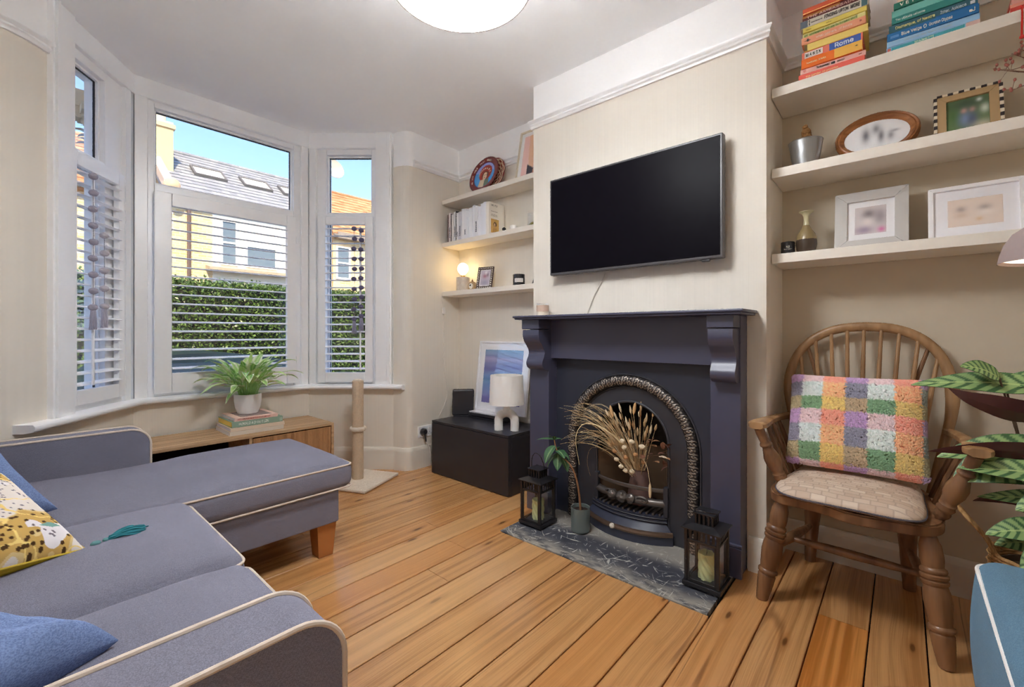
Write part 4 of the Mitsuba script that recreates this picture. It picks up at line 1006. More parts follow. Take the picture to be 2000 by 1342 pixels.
# magazines
mr = np.random.default_rng(21)
x = -2.765
mags = [(0.012, (104, 84, 84)), (0.020, (226, 214, 214)), (0.010, (70, 60, 62)), (0.018, (226, 222, 220)), (0.018, (214, 216, 220)), (0.008, (40, 40, 44)), (0.020, (232, 232, 236)), (0.026, (206, 206, 214)), (0.020, (240, 240, 242)), (0.024, (236, 236, 240)), (0.022, (232, 234, 238)), (0.030, (238, 240, 244)), (0.020, (236, 238, 242)), (0.028, (232, 232, 234)), (0.024, (240, 240, 246)), (0.022, (236, 238, 244)), (0.024, (238, 240, 246))]
sc = 0.445 / sum(m[0] for m in mags)
for i, (tk, c) in enumerate(mags):
    tk *= sc
    h = 0.225 + 0.012 * math.sin(i * 1.7) + 0.012 * i / 17; tl_ = -0.02 if i < 7 else 0.0
    y0 = 2.332 + 0.004 * mr.random()
    k = obj('magazine', [(xf(cb(0.0006, tk - 0.0006, 0, 0.16, 0, h, 0.0015), (x, y0, 1.7865), ry=tl_ * 0.0), S(*c)), (box(x + 0.001, x + tk - 0.001, y0 + 0.004, y0 + 0.161, 1.788, 1.7865 + h - 0.002), S(236, 232, 226))], 'vc', label=f"{['first', 'second', 'third', 'fourth', 'fifth', 'sixth', 'seventh', 'eighth', 'ninth', 'tenth', 'eleventh', 'twelfth', 'thirteenth', 'fourteenth', 'fifteenth', 'sixteenth', 'seventeenth'][i]} magazine from the left in the row on the middle left shelf", cat='magazine', group='magazines on the middle left shelf', smooth=30)
    if i in (1, 4, 6, 7, 9, 13):
        obj('title', cat_(*[box(x + tk * 0.3, x + tk * 0.7, y0 - 0.0005, y0, 1.7865 + h * (0.15 + 0.06 * q), 1.7865 + h * (0.19 + 0.06 * q)) for q in range(3 + (i * 3) % 9)]), 'vc', k, smooth=False, col=S(96, 96, 110), kind='stuff')
    x += tk
bx0 = x
bk = thing('book', 'thick cream book standing cover outward at the right end of the magazines', 'book')
obj('cover', [(cb(bx0 + 0.001, bx0 + 0.034, 2.330, 2.497, 1.7865, 2.028, 0.002), S(238, 232, 220))], 'vc', bk)
obj('pages', box(bx0 + 0.004, bx0 + 0.031, 2.334, 2.4985, 1.789, 2.0285), 'vc', bk, smooth=False, col=S(236, 226, 206))
cx = bx0 + 0.0345
def bkfn(u, v):
    c = np.ones(u.shape + (3,)) * S(206, 166, 96)
    c[np.hypot((u - 0.5) / 0.20, (v - 0.62) / 0.18) < 1] = S(82, 54, 36)
    c[np.hypot((u - 0.46) / 0.10, (v - 0.60) / 0.11) < 1] = S(214, 176, 140)
    c[(np.abs(u - 0.5) < 0.18 + 0.5 * (0.38 - v)) & (v < 0.40)] = S(186, 142, 78)
    c[(np.abs(u - 0.5) < 0.06) & (v < 0.5) & (v > 0.3)] = S(206, 160, 110)
    return c[..., 0], c[..., 1], c[..., 2]
m, cc = gridc((cx, 2.350, 1.800), (0, 0.085, 0), (0, 0, 0.105), 24, 30, bkfn)
obj('picture', m, 'vc', bk, col=cc, smooth=True)
obj('title', text('MILLAIS', 0.012, (cx, 2.350, 2.000), (0, 1, 0), (0, 0, 1)), 'vc', bk, smooth=False, col=S(120, 112, 104))
for z in (1.958, 1.935, 1.925): obj('printed_line', box(cx, cx + 0.0004, 2.35, 2.42, z, z + 0.004), 'vc', bk, smooth=False, col=S(176, 166, 152))
obj('black_ball', ball((-2.150, 2.345, 1.8005), 0.0140, 2), 'vc', label='small black ball on the middle left shelf in front of the cream book', cat='ornament', col=S(18, 18, 20))
obj('tealight_holder', lathe([(0, 0), (0.026, 0), (0.028, 0.004), (0.027, 0.034), (0.02, 0.034), (0.018, 0.02), (0, 0.02)], 24, (-2.085, 2.375, 1.7865)), 'vc', label='small white tealight holder on the middle left shelf', cat='candle holder', col=S(242, 238, 232))
gj = thing('terrarium_jar', 'clear glass jar of green moss at the right of the middle left shelf', 'jar')
obj('glass', lathe([(0, 0), (0.05, 0), (0.055, 0.01), (0.055, 0.10), (0.052, 0.115), (0.050, 0.115), (0.053, 0.10), (0.052, 0.012), (0, 0.006)], 28, (-1.925, 2.42, 1.7865)), 'clear_glass', gj)
mm = ball((-1.925, 2.42, 1.795), 0.048, 3, (1, 1, 0.75)); mm.vertices[:, 2] = np.maximum(mm.vertices[:, 2], 1.7945)
mm.vertices += (meshkit.noise(mm.vertices * 150)[:, None] - 0.5) * 0.006 * [1, 1, 0]
obj('moss', mm, 'vc_cloth', gj, col=S(112, 106, 52), smooth=True)
obj('book', [(cb(-1.868, -1.845, 2.40, 2.50, 1.7865, 2.035, 0.001), S(40, 32, 44)), (box(-1.866, -1.846, 2.3985, 2.4, 1.95, 2.03), S(196, 150, 166))], 'vc', label='dark thin book at the right end of the middle left shelf by the chimney breast', cat='book')

# lowest left shelf
zl = 1.3885
bl = thing('bulb_lamp', 'small lamp with a bare glowing globe bulb on a pale stone cylinder', 'lamp')
lx, ly = -2.655, 2.405
def stone_tex(p, n, uv):
    return mix(S(226, 216, 204), S(196, 182, 168), fbm(p.x * 60, p.y * 60, p.z * 60, 3))
mat('pale_stone', tex=proc(stone_tex), rough=0.7, spec=0.2)
obj('base', lathe([(0, 0), (0.052, 0), (0.054, 0.003), (0.054, 0.108), (0.051, 0.112), (0.02, 0.112), (0.018, 0.10), (0, 0.10)], 36, (lx, ly, zl)), 'pale_stone', bl)
obj('socket', lathe([(0, 0.10), (0.017, 0.10), (0.017, 0.126), (0.013, 0.130), (0, 0.130)], 20, (lx, ly, zl)), 'vc_metal', bl, col=S(190, 150, 90))
gpr = [(0.012, 0.126), (0.018, 0.135), (0.034, 0.150), (0.043, 0.168), (0.0455, 0.185), (0.042, 0.203), (0.030, 0.219), (0.014, 0.228), (0.0, 0.230)]
obj('globe', lathe(gpr, 32, (lx, ly, zl)), 'clear_glass', bl, smooth=True, emitter={'type': 'area', 'radiance': {'type': 'rgb', 'value': [BULB * c for c in (1.0, 0.70, 0.28)]}})
obj('filament', turned((lx, ly, zl + 0.140), (lx, ly, zl + 0.212), [(0, 0.002), (0.25, 0.011), (0.6, 0.013), (0.9, 0.007), (1, 0.001)], 12), 'lamp_shade', bl, emitter={'type': 'area', 'radiance': {'type': 'rgb', 'value': [BULB * 4 * c for c in (1.0, 0.8, 0.5)]}})
oc_ = thing('ornament', 'little pointed wooden clock ornament next to the bulb lamp', 'ornament')
obj('body', ext([(-0.036, 0), (0.036, 0), (0.036, 0.035), (0.022, 0.056), (0.0, 0.066), (-0.022, 0.056), (-0.036, 0.035)], 2.362, 2.392, 'xz').apply_translation((-2.515, 0, zl)), 'vc', oc_, smooth=20, col=S(176, 148, 112))
obj('dial', xf(cyl((0, 0, 0), (0, 0.002, 0), 0.022, n=24), (-2.515, 2.3595, zl + 0.03)), 'vc', oc_, col=S(236, 230, 216))
obj('hand', box(-2.528, -2.514, 2.3585, 2.3595, zl + 0.03, zl + 0.041), 'vc', oc_, smooth=False, col=S(40, 36, 34))
obj('finial', lathe([(0, 0.064), (0.004, 0.066), (0.007, 0.073), (0.003, 0.080), (0, 0.088)], 12, (-2.515, 2.377, zl)), 'vc', oc_, col=S(126, 100, 74))
fo = np.array([-2.452, 2.352, zl + 0.001]); fex = np.array([0.96, 0.28, 0.0]); fex /= np.linalg.norm(fex)
fny = np.array([-fex[1], fex[0], 0]); fez = np.array([0, 0, 1.0]) * math.cos(0.25) + fny * math.sin(0.25)
pk, L = picture('photo_frame', fo, fex, fez, 0.135, 0.178, 0.022, 0.012, (74, 60, 56), blend((196, 184, 196), [(0.45, 0.62, 0.25, 0.16, (160, 90, 110), 0.8), (0.75, 0.7, 0.12, 0.12, (110, 84, 96), 0.7), (0.5, 0.2, 0.5, 0.2, (150, 146, 164), 0.8), (0.55, 0.85, 0.12, 0.1, (240, 234, 234), 0.8)]), 'small photo frame inlaid with white beads, leaning on the lowest left shelf', 'photo frame', mount=0.006, mcol=(240, 236, 236))
for i in range(7):
    for a, b in ((0.014 + 0.018 * i, 0.011), (0.014 + 0.018 * i, 0.167)):
        obj('bead', L(ball((a, -0.0005, b), 0.0048, 1, (1, 0.4, 1))), 'vc_gloss', pk, col=S(238, 232, 222))
for i in range(8):
    for a in (0.011, 0.124):
        obj('bead', L(ball((a, -0.0005, 0.030 + 0.017 * i), 0.0048, 1, (1, 0.4, 1.2))), 'vc_gloss', pk, col=S(238, 232, 222))
def jar_candle(x, y, z, r, h, label, words, lh):
    k = thing('candle_jar', label, 'candle')
    obj('glass', lathe([(0, 0), (r - 0.003, 0), (r, 0.003), (r, h - 0.002), (r - 0.002, h), (r - 0.004, h - 0.002), (r - 0.004, h * 0.8), (0, h * 0.8)], 32, (x, y, z)), 'vc_gloss', k, col=S(26, 25, 28))
    d = np.array([-x, -y]); d /= np.linalg.norm(d)
    a0 = math.atan2(d[1], d[0])
    for c, zz in (((222, 216, 208), 0.42),):
        t = np.linspace(a0 - 0.8, a0 + 0.8, 18)
        V = np.vstack([np.c_[x + (r + 0.0004) * np.cos(t), y + (r + 0.0004) * np.sin(t), np.full(18, z + h * a)] for a in (0.25, 0.62)])
        F = [f for i in range(17) for f in ((i, i + 1, 18 + i + 1), (i, 18 + i + 1, 18 + i))]
        obj('label', trimesh.Trimesh(V, F, process=False), 'vc', k, smooth=True, col=S(*words))
    tx = np.array([-d[1], d[0], 0]); p = np.array([x + d[0] * (r + 0.001), y + d[1] * (r + 0.001), z])
    for i, (s_, hh) in enumerate(lh):
        m = meshkit.text_mesh(s_, hh, 0.0006, True); m.vertices[:, 0] -= m.bounds[1][0] / 2
        obj('lettering', fr(m, p + [0, 0, h * (0.50 - 0.16 * i)], tx, (0, 0, 1), (d[0], d[1], 0)), 'vc', k, smooth=False, col=S(40, 40, 44) if words[0] > 100 else S(220, 214, 204))
    return k
jar_candle(-2.035, 2.375, zl, 0.042, 0.078, 'black glass candle jar with a pale band on the lowest left shelf', (206, 200, 196), [])
o, ex, ez, w_ = lean(-1.905, -1.76, zl + 0.001, 0.27, 2.36, 0.12)
picture('photo_frame', o, ex, ez, w_, 0.27, 0.012, 0.016, (60, 56, 58), blend((190, 206, 220), [(0.6, 0.5, 0.3, 0.3, (150, 170, 196), 0.8)]), 'leaning dark edged frame half hidden by the chimney breast on the lowest left shelf', 'photo frame')
cabk = thing('lamp_cable', 'white cable with an inline switch hanging from the lowest left shelf', 'cable')
obj('wire', tube(spl([(-2.70, 2.40, zl + 0.003), (-2.78, 2.35, zl + 0.003), (-2.806, 2.317, zl - 0.004), (-2.808, 2.312, 1.34), (-2.812, 2.33, 1.22), (-2.812, 2.336, 0.95), (-2.812, 2.35, 0.70), (-2.811, 2.37, 0.55), (-2.811, 2.33, 0.44), (-2.811, 2.27, 0.36)], 60), 0.0024, 6), 'vc', cabk, col=S(236, 230, 222))
obj('switch', cb(-2.818, -2.799, 2.318, 2.345, 1.205, 1.262, 0.006), 'vc', cabk, col=S(240, 236, 230))

# socket, plug and its cable
sk = thing('wall_socket', 'white double wall socket above the skirting by the black cabinet', 'socket')
obj('face_plate', cb(-2.822, -2.811, 2.082, 2.228, 0.236, 0.322, 0.003), 'trim_white', sk)
for y in (2.185, 2.205): obj('rocker', cb(-2.812, -2.806, y - 0.006, y + 0.006, 0.290, 0.308, 0.002), 'trim_white', sk)
for y in (2.19, 2.175, 2.205): obj('pin_hole', box(-2.8115, -2.8105, y - 0.004, y + 0.004, 0.255 + (0.012 if y == 2.19 else 0), 0.260 + (0.012 if y == 2.19 else 0)), 'black_satin', sk, smooth=False)
pgk = thing('plug', 'black plug with a white cable in the double wall socket', 'plug')
obj('body', xf(lathe([(0, 0), (0.026, 0), (0.026, 0.022), (0.02, 0.034), (0, 0.036)], 24), (-2.8085, 2.122, 0.282), ry=math.pi / 2), 'black_satin', pgk)
obj('strain_relief', tube([(-2.785, 2.122, 0.27), (-2.780, 2.126, 0.235), (-2.785, 2.135, 0.205)], 0.006, 8), 'black_satin', pgk)
obj('wire', tube(spl([(-2.785, 2.135, 0.205), (-2.79, 2.165, 0.16), (-2.793, 2.185, 0.09), (-2.792, 2.195, 0.02), (-2.78, 2.22, 0.006), (-2.73, 2.30, 0.006)], 30), 0.0032, 6), 'vc', pgk, col=S(232, 228, 222))

# ---------------------------------------------------------------- black cabinet and what stands on it
cbk = thing('cabinet', 'low black cabinet in the left alcove', 'cabinet')
obj('body', cat_(cb(-2.655, -1.880, 2.108, 2.485, 0.0, 0.378, 0.002), cb(-2.655, -1.880, 2.090, 2.485, 0.379, 0.395, 0.002)), 'black_satin', cbk)
obj('door', cb(-2.655, -1.880, 2.089, 2.1065, 0.004, 0.3765, 0.002), 'black_satin', cbk)
obj('side_panel', cb(-1.8802, -1.8785, 2.125, 2.47, 0.02, 0.36, 0.0006), 'black_satin', cbk)
zc_ = 0.3955
rt = thing('router', 'black upright router box with rounded edges on the black cabinet', 'router')
rm = rbox(-0.030, 0.030, -0.085, 0.085, 0, 0.205, 0.014, k=4)
rm.vertices[:, 1] += 0.006 * (rm.vertices[:, 2] / 0.2)
RP = dict(pos=(-2.615, 2.365, zc_ + 0.006), rz=math.radians(-42))
obj('body', xf(rm, **RP), 'black_satin', rt)
obj('foot', xf(cb(-0.034, 0.034, -0.07, 0.07, -0.006, 0.002, 0.002), **RP), 'black_satin', rt)
for i in range(3): obj('port', xf(box(-0.008, 0.008, -0.0865, -0.084, 0.02 + 0.02 * i, 0.034 + 0.02 * i), **RP), 'vc', rt, smooth=False, col=S(150, 140, 96))
sb = thing('set_top_box', 'flat black set top box under the leaning blue print', 'set top box')
obj('body', cb(-2.535, -2.16, 2.352, 2.468, zc_, zc_ + 0.040, 0.004), 'black_satin', sb)
obj('lid', cb(-2.530, -2.165, 2.355, 2.466, zc_ + 0.040, zc_ + 0.050, 0.003), 'vc_gloss', sb, col=S(206, 206, 212))
obj('front_strip', box(-2.50, -2.20, 2.3510, 2.3525, zc_ + 0.014, zc_ + 0.022), 'tv_glass', sb, smooth=False)
obj('wire', tube(spl([(-2.535, 2.42, zc_ + 0.02), (-2.56, 2.43, zc_ + 0.04), (-2.575, 2.42, zc_ + 0.06), (-2.58, 2.42, zc_ + 0.02), (-2.59, 2.44, zc_ + 0.01)], 20), 0.003, 6), 'black_satin', sb)
def bluefn(u, v):
    n1 = meshkit.fbm(np.stack([u * 1.3, v * 3.2, 0 * u], -1), 4, 5)
    vv = np.clip(v + 0.16 * (n1 - 0.5), 0, 1)
    stops = [(0.0, (96, 88, 158)), (0.12, (110, 112, 176)), (0.28, (120, 150, 200)), (0.42, (92, 140, 186)), (0.5, (108, 146, 196)), (0.62, (112, 118, 176)), (0.75, (120, 124, 178)), (0.83, (170, 166, 204)), (0.88, (128, 140, 186)), (1.0, (134, 166, 200))]
    xs = [s_[0] for s_ in stops]; cs = np.array([S(*s_[1]) for s_ in stops])
    band = 0.05 * np.sin(34 * vv + 3 * n1)
    return tuple(np.interp(vv, xs, cs[:, k]) + band * (0.5, 0.6, 0.5)[k] for k in range(3))
o, ex, ez, w_ = lean(-2.548, -2.022, zc_ + 0.051, 0.545, 2.425, 0.068)
picture('framed_print', o, ex, ez, w_, 0.545, 0.014, 0.020, (240, 240, 244), bluefn, 'blue abstract seascape print in a white frame leaning behind the white lamp', 'picture', mount=0.052, mcol=(240, 240, 244), n=(60, 90), glass=True)
tlk = thing('table_lamp', 'white arch-footed table lamp with a drum shade on the black cabinet', 'lamp')
tx, ty = -1.998, 2.205
dl = np.array([0.86, 0.50]); 
def tp(a, z): return (tx + dl[0] * a, ty + dl[1] * a, zc_ + z)
aa = np.linspace(np.pi, 0, 16)
path = [tp(-0.055, 0.0), tp(-0.056, 0.025), tp(-0.056, 0.05)] + [tp(0.055 * math.cos(t), 0.068 + 0.050 * math.sin(t)) for t in aa] + [tp(0.056, 0.05), tp(0.056, 0.025), tp(0.055, 0.0)]
mat('white_plaster', (240, 238, 234), 0.65, 0.25)
obj('base', cat_(tube(spl(path, 50), 0.029, 18), lathe([(0, 0.10), (0.034, 0.12), (0.026, 0.145), (0.018, 0.165), (0.016, 0.19), (0, 0.19)], 24, (tx, ty, zc_))), 'white_plaster', tlk, smooth=60)
obj('lamp_shade', cat_(lathe([(0.118, 0.178), (0.110, 0.372), (0.108, 0.372), (0.116, 0.178), (0.118, 0.178)], 48, (tx, ty, zc_))), 'white_plaster', tlk, smooth=50)
obj('bulb_holder', cyl((tx, ty, zc_ + 0.18), (tx, ty, zc_ + 0.235), 0.016), 'white_plaster', tlk)
obj('bulb', ball((tx, ty, zc_ + 0.26), 0.028, 2), 'white_plaster', tlk)

# ---------------------------------------------------------------- books
def book(x0, x1, y0, y1, z0, tk, col, label, rz=0.0, title=None, tcol=(240, 236, 226), page=(236, 228, 210), group=None, bands=(), front='y', paper=True, hole=None):
    """a book lying flat, its spine towards -y (or +x): cover with rounded spine, pages"""
    k = thing('book', label, 'book', group)
    w, d = x1 - x0, y1 - y0; c = ((x0 + x1) / 2, (y0 + y1) / 2, z0)
    def P(m): return xf(m, c, rz=rz)
    t = 0.0018
    cov = cat_(box(-w / 2, w / 2, -d / 2, d / 2, 0, t), box(-w / 2, w / 2, -d / 2, d / 2, tk - t - 0.0004, tk - 0.0004), cb(-w / 2, w / 2, -d / 2 - 0.0015, -d / 2 + 0.002, 0, tk - 0.0004, 0.0008))
    obj('cover', P(cov), 'vc_gloss' if not paper else 'vc', k, smooth=False, col=S(*col))
    obj('pages', P(box(-w / 2 + 0.003, w / 2 - 0.003, -d / 2 + 0.003, d / 2 - 0.003, t, tk - t - 0.0004)), 'vc', k, smooth=False, col=S(*page))
    for u0, u1, v0, v1, bc in bands:
        obj('spine_band', P(box(-w / 2 + w * u0, -w / 2 + w * u1, -d / 2 - 0.0021, -d / 2, tk * v0, tk * v1 - 0.0004)), 'vc', k, smooth=False, col=S(*bc))
    for s_, u0, u1, v, hh, tc in (title or []):
        m = meshkit.text_mesh(s_, hh * tk, 0.0007, True); L_ = m.bounds[1][0] - m.bounds[0][0]
        m.vertices[:, 0] = (m.vertices[:, 0] - m.bounds[0][0]) * (w * (u1 - u0) / L_)
        obj('title', P(fr(m, (-w / 2 + w * u0, -d / 2 - 0.0022, tk * v), (1, 0, 0), (0, 0, 1), (0, -1, 0))), 'vc', k, smooth=False, col=S(*tc))
    return k
G1, G2, G3 = 'books stacked at the left of the top right shelf', 'blue and green books stacked on the top right shelf', 'books under the potted plant'
K, Wt, Gd = (40, 32, 34), (244, 240, 232), (226, 196, 120)
z = 2.1465
stack = [
 (0.027, (232, 104, 88), 'coral red paperback at the bottom of the left stack on the top right shelf', [('the garden of promise', 0.12, 0.62, 0.32, 0.28, (246, 206, 150))], -0.338, -0.112, []),
 (0.021, (238, 186, 176), 'pale pink paperback second from the bottom of the left stack', [('SI', 0.05, 0.10, 0.3, 0.45, (206, 90, 80)), ('The transcendent', 0.26, 0.47, 0.3, 0.42, K), ('EMBASSY', 0.58, 0.70, 0.32, 0.34, (120, 90, 84))], -0.333, -0.110, [(0.49, 0.55, 0.25, 0.7, K), (0.90, 0.94, 0.4, 0.6, (150, 90, 80))]),
 (0.040, (232, 112, 36), 'thick bright orange book with a yellow end third from the bottom of the left stack', [('Suedehead  Amatlin', 0.09, 0.42, 0.38, 0.2, (250, 220, 170))], -0.326, -0.118, [(0.56, 1.0, 0.02, 0.98, (238, 184, 84)), (0.89, 0.93, 0.5, 0.62, K)]),
 (0.032, (226, 122, 100), 'white and blue patterned paperback fourth from the bottom of the left stack', [('M A N I X', 0.07, 0.33, 0.3, 0.4, K), ('Rome', 0.56, 0.86, 0.25, 0.55, (240, 244, 252))], -0.325, -0.117, [(0.05, 0.36, 0.12, 0.9, (236, 226, 218)), (0.47, 0.97, 0.05, 0.95, (66, 96, 168))]),
 (0.030, (240, 212, 118), 'pale yellow book with a dark left end in the middle of the left stack', None, -0.318, -0.103, [(0.0, 0.05, 0.05, 0.95, (96, 76, 40))]),
 (0.030, (232, 158, 122), 'peach paperback with a running bird on its spine in the left stack', [('what gathers  of hours', 0.24, 0.80, 0.35, 0.28, (250, 226, 206))], -0.326, -0.108, [(0.05, 0.15, 0.4, 0.5, K), (0.09, 0.12, 0.3, 0.7, K), (0.91, 0.94, 0.4, 0.65, (170, 90, 70))]),
 (0.020, (232, 224, 150), 'pale lime book with green lettering in the left stack', [('MY  confessional and pay by consent SAVE', 0.03, 0.88, 0.25, 0.5, (96, 120, 60))], -0.322, -0.108, []),
 (0.020, (230, 210, 106), 'yellow book with a plain spine below the grey hardback in the left stack', [('cosmos', 0.05, 0.14, 0.3, 0.3, (176, 150, 60)), ('anew', 0.38, 0.46, 0.3, 0.3, (176, 150, 60))], -0.322, -0.106, []),
 (0.031, (206, 198, 182), 'grey hardback with bold black lettering near the top of the left stack', [('I', 0.13, 0.15, 0.2, 0.6, K), ('someone', 0.16, 0.34, 0.38, 0.2, (110, 100, 92)), ('FINDING', 0.37, 0.56, 0.3, 0.45, K), ('UPTON', 0.58, 0.72, 0.3, 0.45, K), ('MORE', 0.75, 0.88, 0.28, 0.48, K)], -0.331, -0.100, [(0.0, 0.115, 0.04, 0.96, (96, 106, 116)), (0.90, 0.98, 0.04, 0.96, (76, 110, 116))]),
 (0.026, (92, 46, 46), 'dark maroon paperback with dotted white lettering near the top of the left stack', [('THE AMBASSADOR', 0.07, 0.9, 0.3, 0.36, (226, 190, 180))], -0.322, -0.102, [(0.0, 0.6, 0.55, 0.98, (170, 112, 56))]),
 (0.024, (206, 92, 62), 'rust red book on top of the left stack', None, -0.322, -0.106, [(0.0, 0.9, 0.05, 0.2, (240, 196, 120))])]
for i, (tk, c, lb, tt, x0, x1, bands) in enumerate(stack):
    book(x0, x1, 2.272 + 0.004 * math.sin(i * 2.3), 2.44, z, tk, c, lb, rz=0.02 * math.sin(i * 1.9), title=tt, bands=bands)
    z += tk + 0.0004
z = 2.1465
stack = [
 (0.021, (150, 196, 226), 'pale blue paperback with a teal band at the bottom of the blue stack', [('SPAGHETTI', 0.32, 0.53, 0.28, 0.42, (226, 236, 206))], -0.045, 0.208, [(0.06, 0.85, 0.1, 0.85, (70, 160, 170)), (0.01, 0.05, 0.2, 0.8, (206, 120, 110)), (0.86, 1.0, 0.05, 0.95, (222, 190, 182))]),
 (0.022, (156, 198, 230), 'plain sky blue paperback second from the bottom of the blue stack', [('the enchanted island almanac', 0.2, 0.72, 0.35, 0.3, (184, 196, 206))], -0.045, 0.207, []),
 (0.031, (40, 104, 158), 'bright blue book with white lettering in the blue stack', [('Blue Velga', 0.17, 0.40, 0.3, 0.36, Wt), ('O', 0.42, 0.455, 0.25, 0.45, Wt), ('Gordon Otypsa', 0.48, 0.73, 0.3, 0.36, Wt), ('J', 0.93, 0.96, 0.3, 0.42, Wt)], -0.042, 0.207, [(0.04, 0.14, 0.3, 0.62, (90, 140, 190)), (0.90, 0.93, 0.3, 0.6, Wt)]),
 (0.029, (52, 92, 104), 'dark teal grey book with yellow lettering in the blue stack', [('Dismarque, of Nestre', 0.08, 0.54, 0.3, 0.36, (230, 220, 150)), ('Ister, Askiace', 0.60, 0.88, 0.3, 0.38, (206, 220, 230))], -0.038, 0.203, [(0.55, 1.0, 0.02, 0.2, (30, 90, 150)), (0.92, 0.97, 0.3, 0.7, (226, 230, 236))]),
 (0.026, (54, 128, 120), 'green teal book with small white lettering in the blue stack', [('The ultimate velcome', 0.05, 0.42, 0.3, 0.34, (222, 240, 234))], -0.030, 0.196, []),
 (0.029, (118, 188, 176), 'mint green paperback near the top of the blue stack', None, -0.028, 0.19, []),
 (0.023, (40, 108, 92), 'deep green book with spaced white capitals on top of the blue stack', [('V E T', 0.08, 0.28, 0.25, 0.5, Wt), ('JOY', 0.36, 0.5, 0.25, 0.5, Wt)], -0.024, 0.19, []),
 (0.028, (232, 206, 190), 'pale peach book lying on top of the blue and green stack', None, -0.014, 0.18, [])]
for i, (tk, c, lb, tt, x0, x1, bands) in enumerate(stack):
    book(x0, x1, 2.272 + 0.003 * math.sin(i * 2.9), 2.44, z, tk, c, lb, rz=0.015 * math.sin(i * 2.2), title=tt, bands=bands)
    z += tk + 0.0004
book(0.279, 0.47, 2.272, 2.44, 2.1465, 0.032, (206, 74, 64), 'red book with a ribbon marker at the right end of the top right shelf', bands=[(0.0, 0.6, 0.62, 0.98, (226, 150, 130))])
book(0.283, 0.46, 2.278, 2.44, 2.1789, 0.028, (222, 160, 148), 'pale red book lying on the ribboned red book on the top right shelf')
rb = thing('ribbon', 'thin red ribbon hanging over the front of the top right shelf', 'ribbon')
obj('band', tube(spl([(0.302, 2.268, 2.165), (0.303, 2.2515, 2.150), (0.304, 2.2505, 2.12), (0.303, 2.2500, 2.08), (0.303, 2.2500, 2.052)], 20), np.tile([[0.0025, 0.0008]], (20, 1)), 6), 'vc_cloth', rb, col=S(206, 56, 50))
obj('end_bead', ball((0.303, 2.2495, 2.048), 0.0065, 1), 'vc', rb, col=S(206, 56, 50))

# ---------------------------------------------------------------- right alcove, lower shelves
zm, zo = RS['middle'] + 0.0005, RS['lowest'] + 0.0005
mat('zinc', (176, 178, 180), 0.32, metallic=0.9)
bkx, bky = -0.322, 2.345
obj('bucket', lathe([(0, 0), (0.046, 0), (0.048, 0.004), (0.056, 0.055), (0.057, 0.058), (0.058, 0.066), (0.0645, 0.112), (0.067, 0.116), (0.064, 0.119), (0.0615, 0.114), (0.05, 0.02), (0, 0.02)], 36, (bkx, bky, zm)), 'zinc', label='small galvanised metal bucket on the middle right shelf', cat='bucket')
cac = thing('cactus', 'small brown dried cactus in the metal bucket', 'plant')
obj('soil', lathe([(0, 0.098), (0.060, 0.098), (0.060, 0.092), (0, 0.092)], 20, (bkx, bky, zm)), 'vc', cac, col=S(70, 56, 44))
for (dx, dz, r) in ((0, 0.128, 0.022), (0.0, 0.155, 0.018), (-0.004, 0.180, 0.011), (0.022, 0.115, 0.016), (-0.022, 0.112, 0.015)):
    m = ball((bkx + 0.004 + dx, bky - 0.01, zm + dz), r, 3); c0 = m.vertices.mean(0)
    m.vertices = c0 + (m.vertices - c0) * (0.75 + 0.5 * meshkit.noise(m.vertices * 260, 3))[:, None]
    obj('stem', m, 'vc_cloth', cac, col=S(136, 100, 62))
ofk = thing('oval_frame', 'oval brown wooden frame with a white card leaning on the middle right shelf', 'photo frame')
A_, B_ = 0.140, 0.104
od = 0.05; oez = np.array([0, od, math.sqrt(4 * B_ * B_ - od * od)]) / (2 * B_); oex = np.array([1.0, 0, 0]); ony = np.cross(oez, oex)
oo = np.array([-0.082, 2.395, zm]) + oez * (B_ + 0.001)
t = np.linspace(0, 2 * np.pi, 96, endpoint=False)
V, F = [], []
profo = [(1.0, 0.012), (1.0, -0.004), (0.95, -0.014), (0.90, -0.010), (0.86, -0.012), (0.80, -0.006), (0.74, -0.002), (0.72, 0.004), (0.72, 0.012)]
for s_, dpt in profo:
    sa, sb_ = A_ - (1 - s_) * 0.115, B_ - (1 - s_) * 0.115
    V.append(oo + np.cos(t)[:, None] * sa * oex + np.sin(t)[:, None] * sb_ * oez + dpt * ony)
n_ = 96
for i in range(len(profo)):
    i2 = (i + 1) % len(profo)
    for j in range(n_):
        j2 = (j + 1) % n_
        F += [(i * n_ + j, i * n_ + j2, i2 * n_ + j2), (i * n_ + j, i2 * n_ + j2, i2 * n_ + j)]
om = trimesh.Trimesh(np.vstack(V), F, process=False); om.fix_normals()
obj('rim', om, 'frame_wood', ofk, smooth=40)
def ovalcard(u, v):
    f = blend((236, 236, 238), [(0.38, 0.55, 0.05, 0.16, (96, 94, 104), 0.9), (0.50, 0.66, 0.05, 0.12, (110, 108, 116), 0.8), (0.56, 0.48, 0.04, 0.15, (92, 90, 100), 0.9), (0.67, 0.45, 0.04, 0.10, (110, 108, 116), 0.8), (0.72, 0.54, 0.05, 0.03, (130, 128, 134), 0.7)])
    return f(u, v)
rr_, aa_ = np.meshgrid(np.linspace(0, 1, 26), np.linspace(0, 2 * np.pi, 72, endpoint=False), indexing='ij')
x_, z_ = rr_ * np.cos(aa_) * (A_ - 0.03), rr_ * np.sin(aa_) * (B_ - 0.03)
P = oo + x_[..., None] * oex + z_[..., None] * oez + 0.004 * ony
i, j = np.meshgrid(np.arange(25), np.arange(72), indexing='ij')
q = np.stack([i * 72 + j, i * 72 + (j + 1) % 72, (i + 1) * 72 + (j + 1) % 72, (i + 1) * 72 + j], -1).reshape(-1, 4)
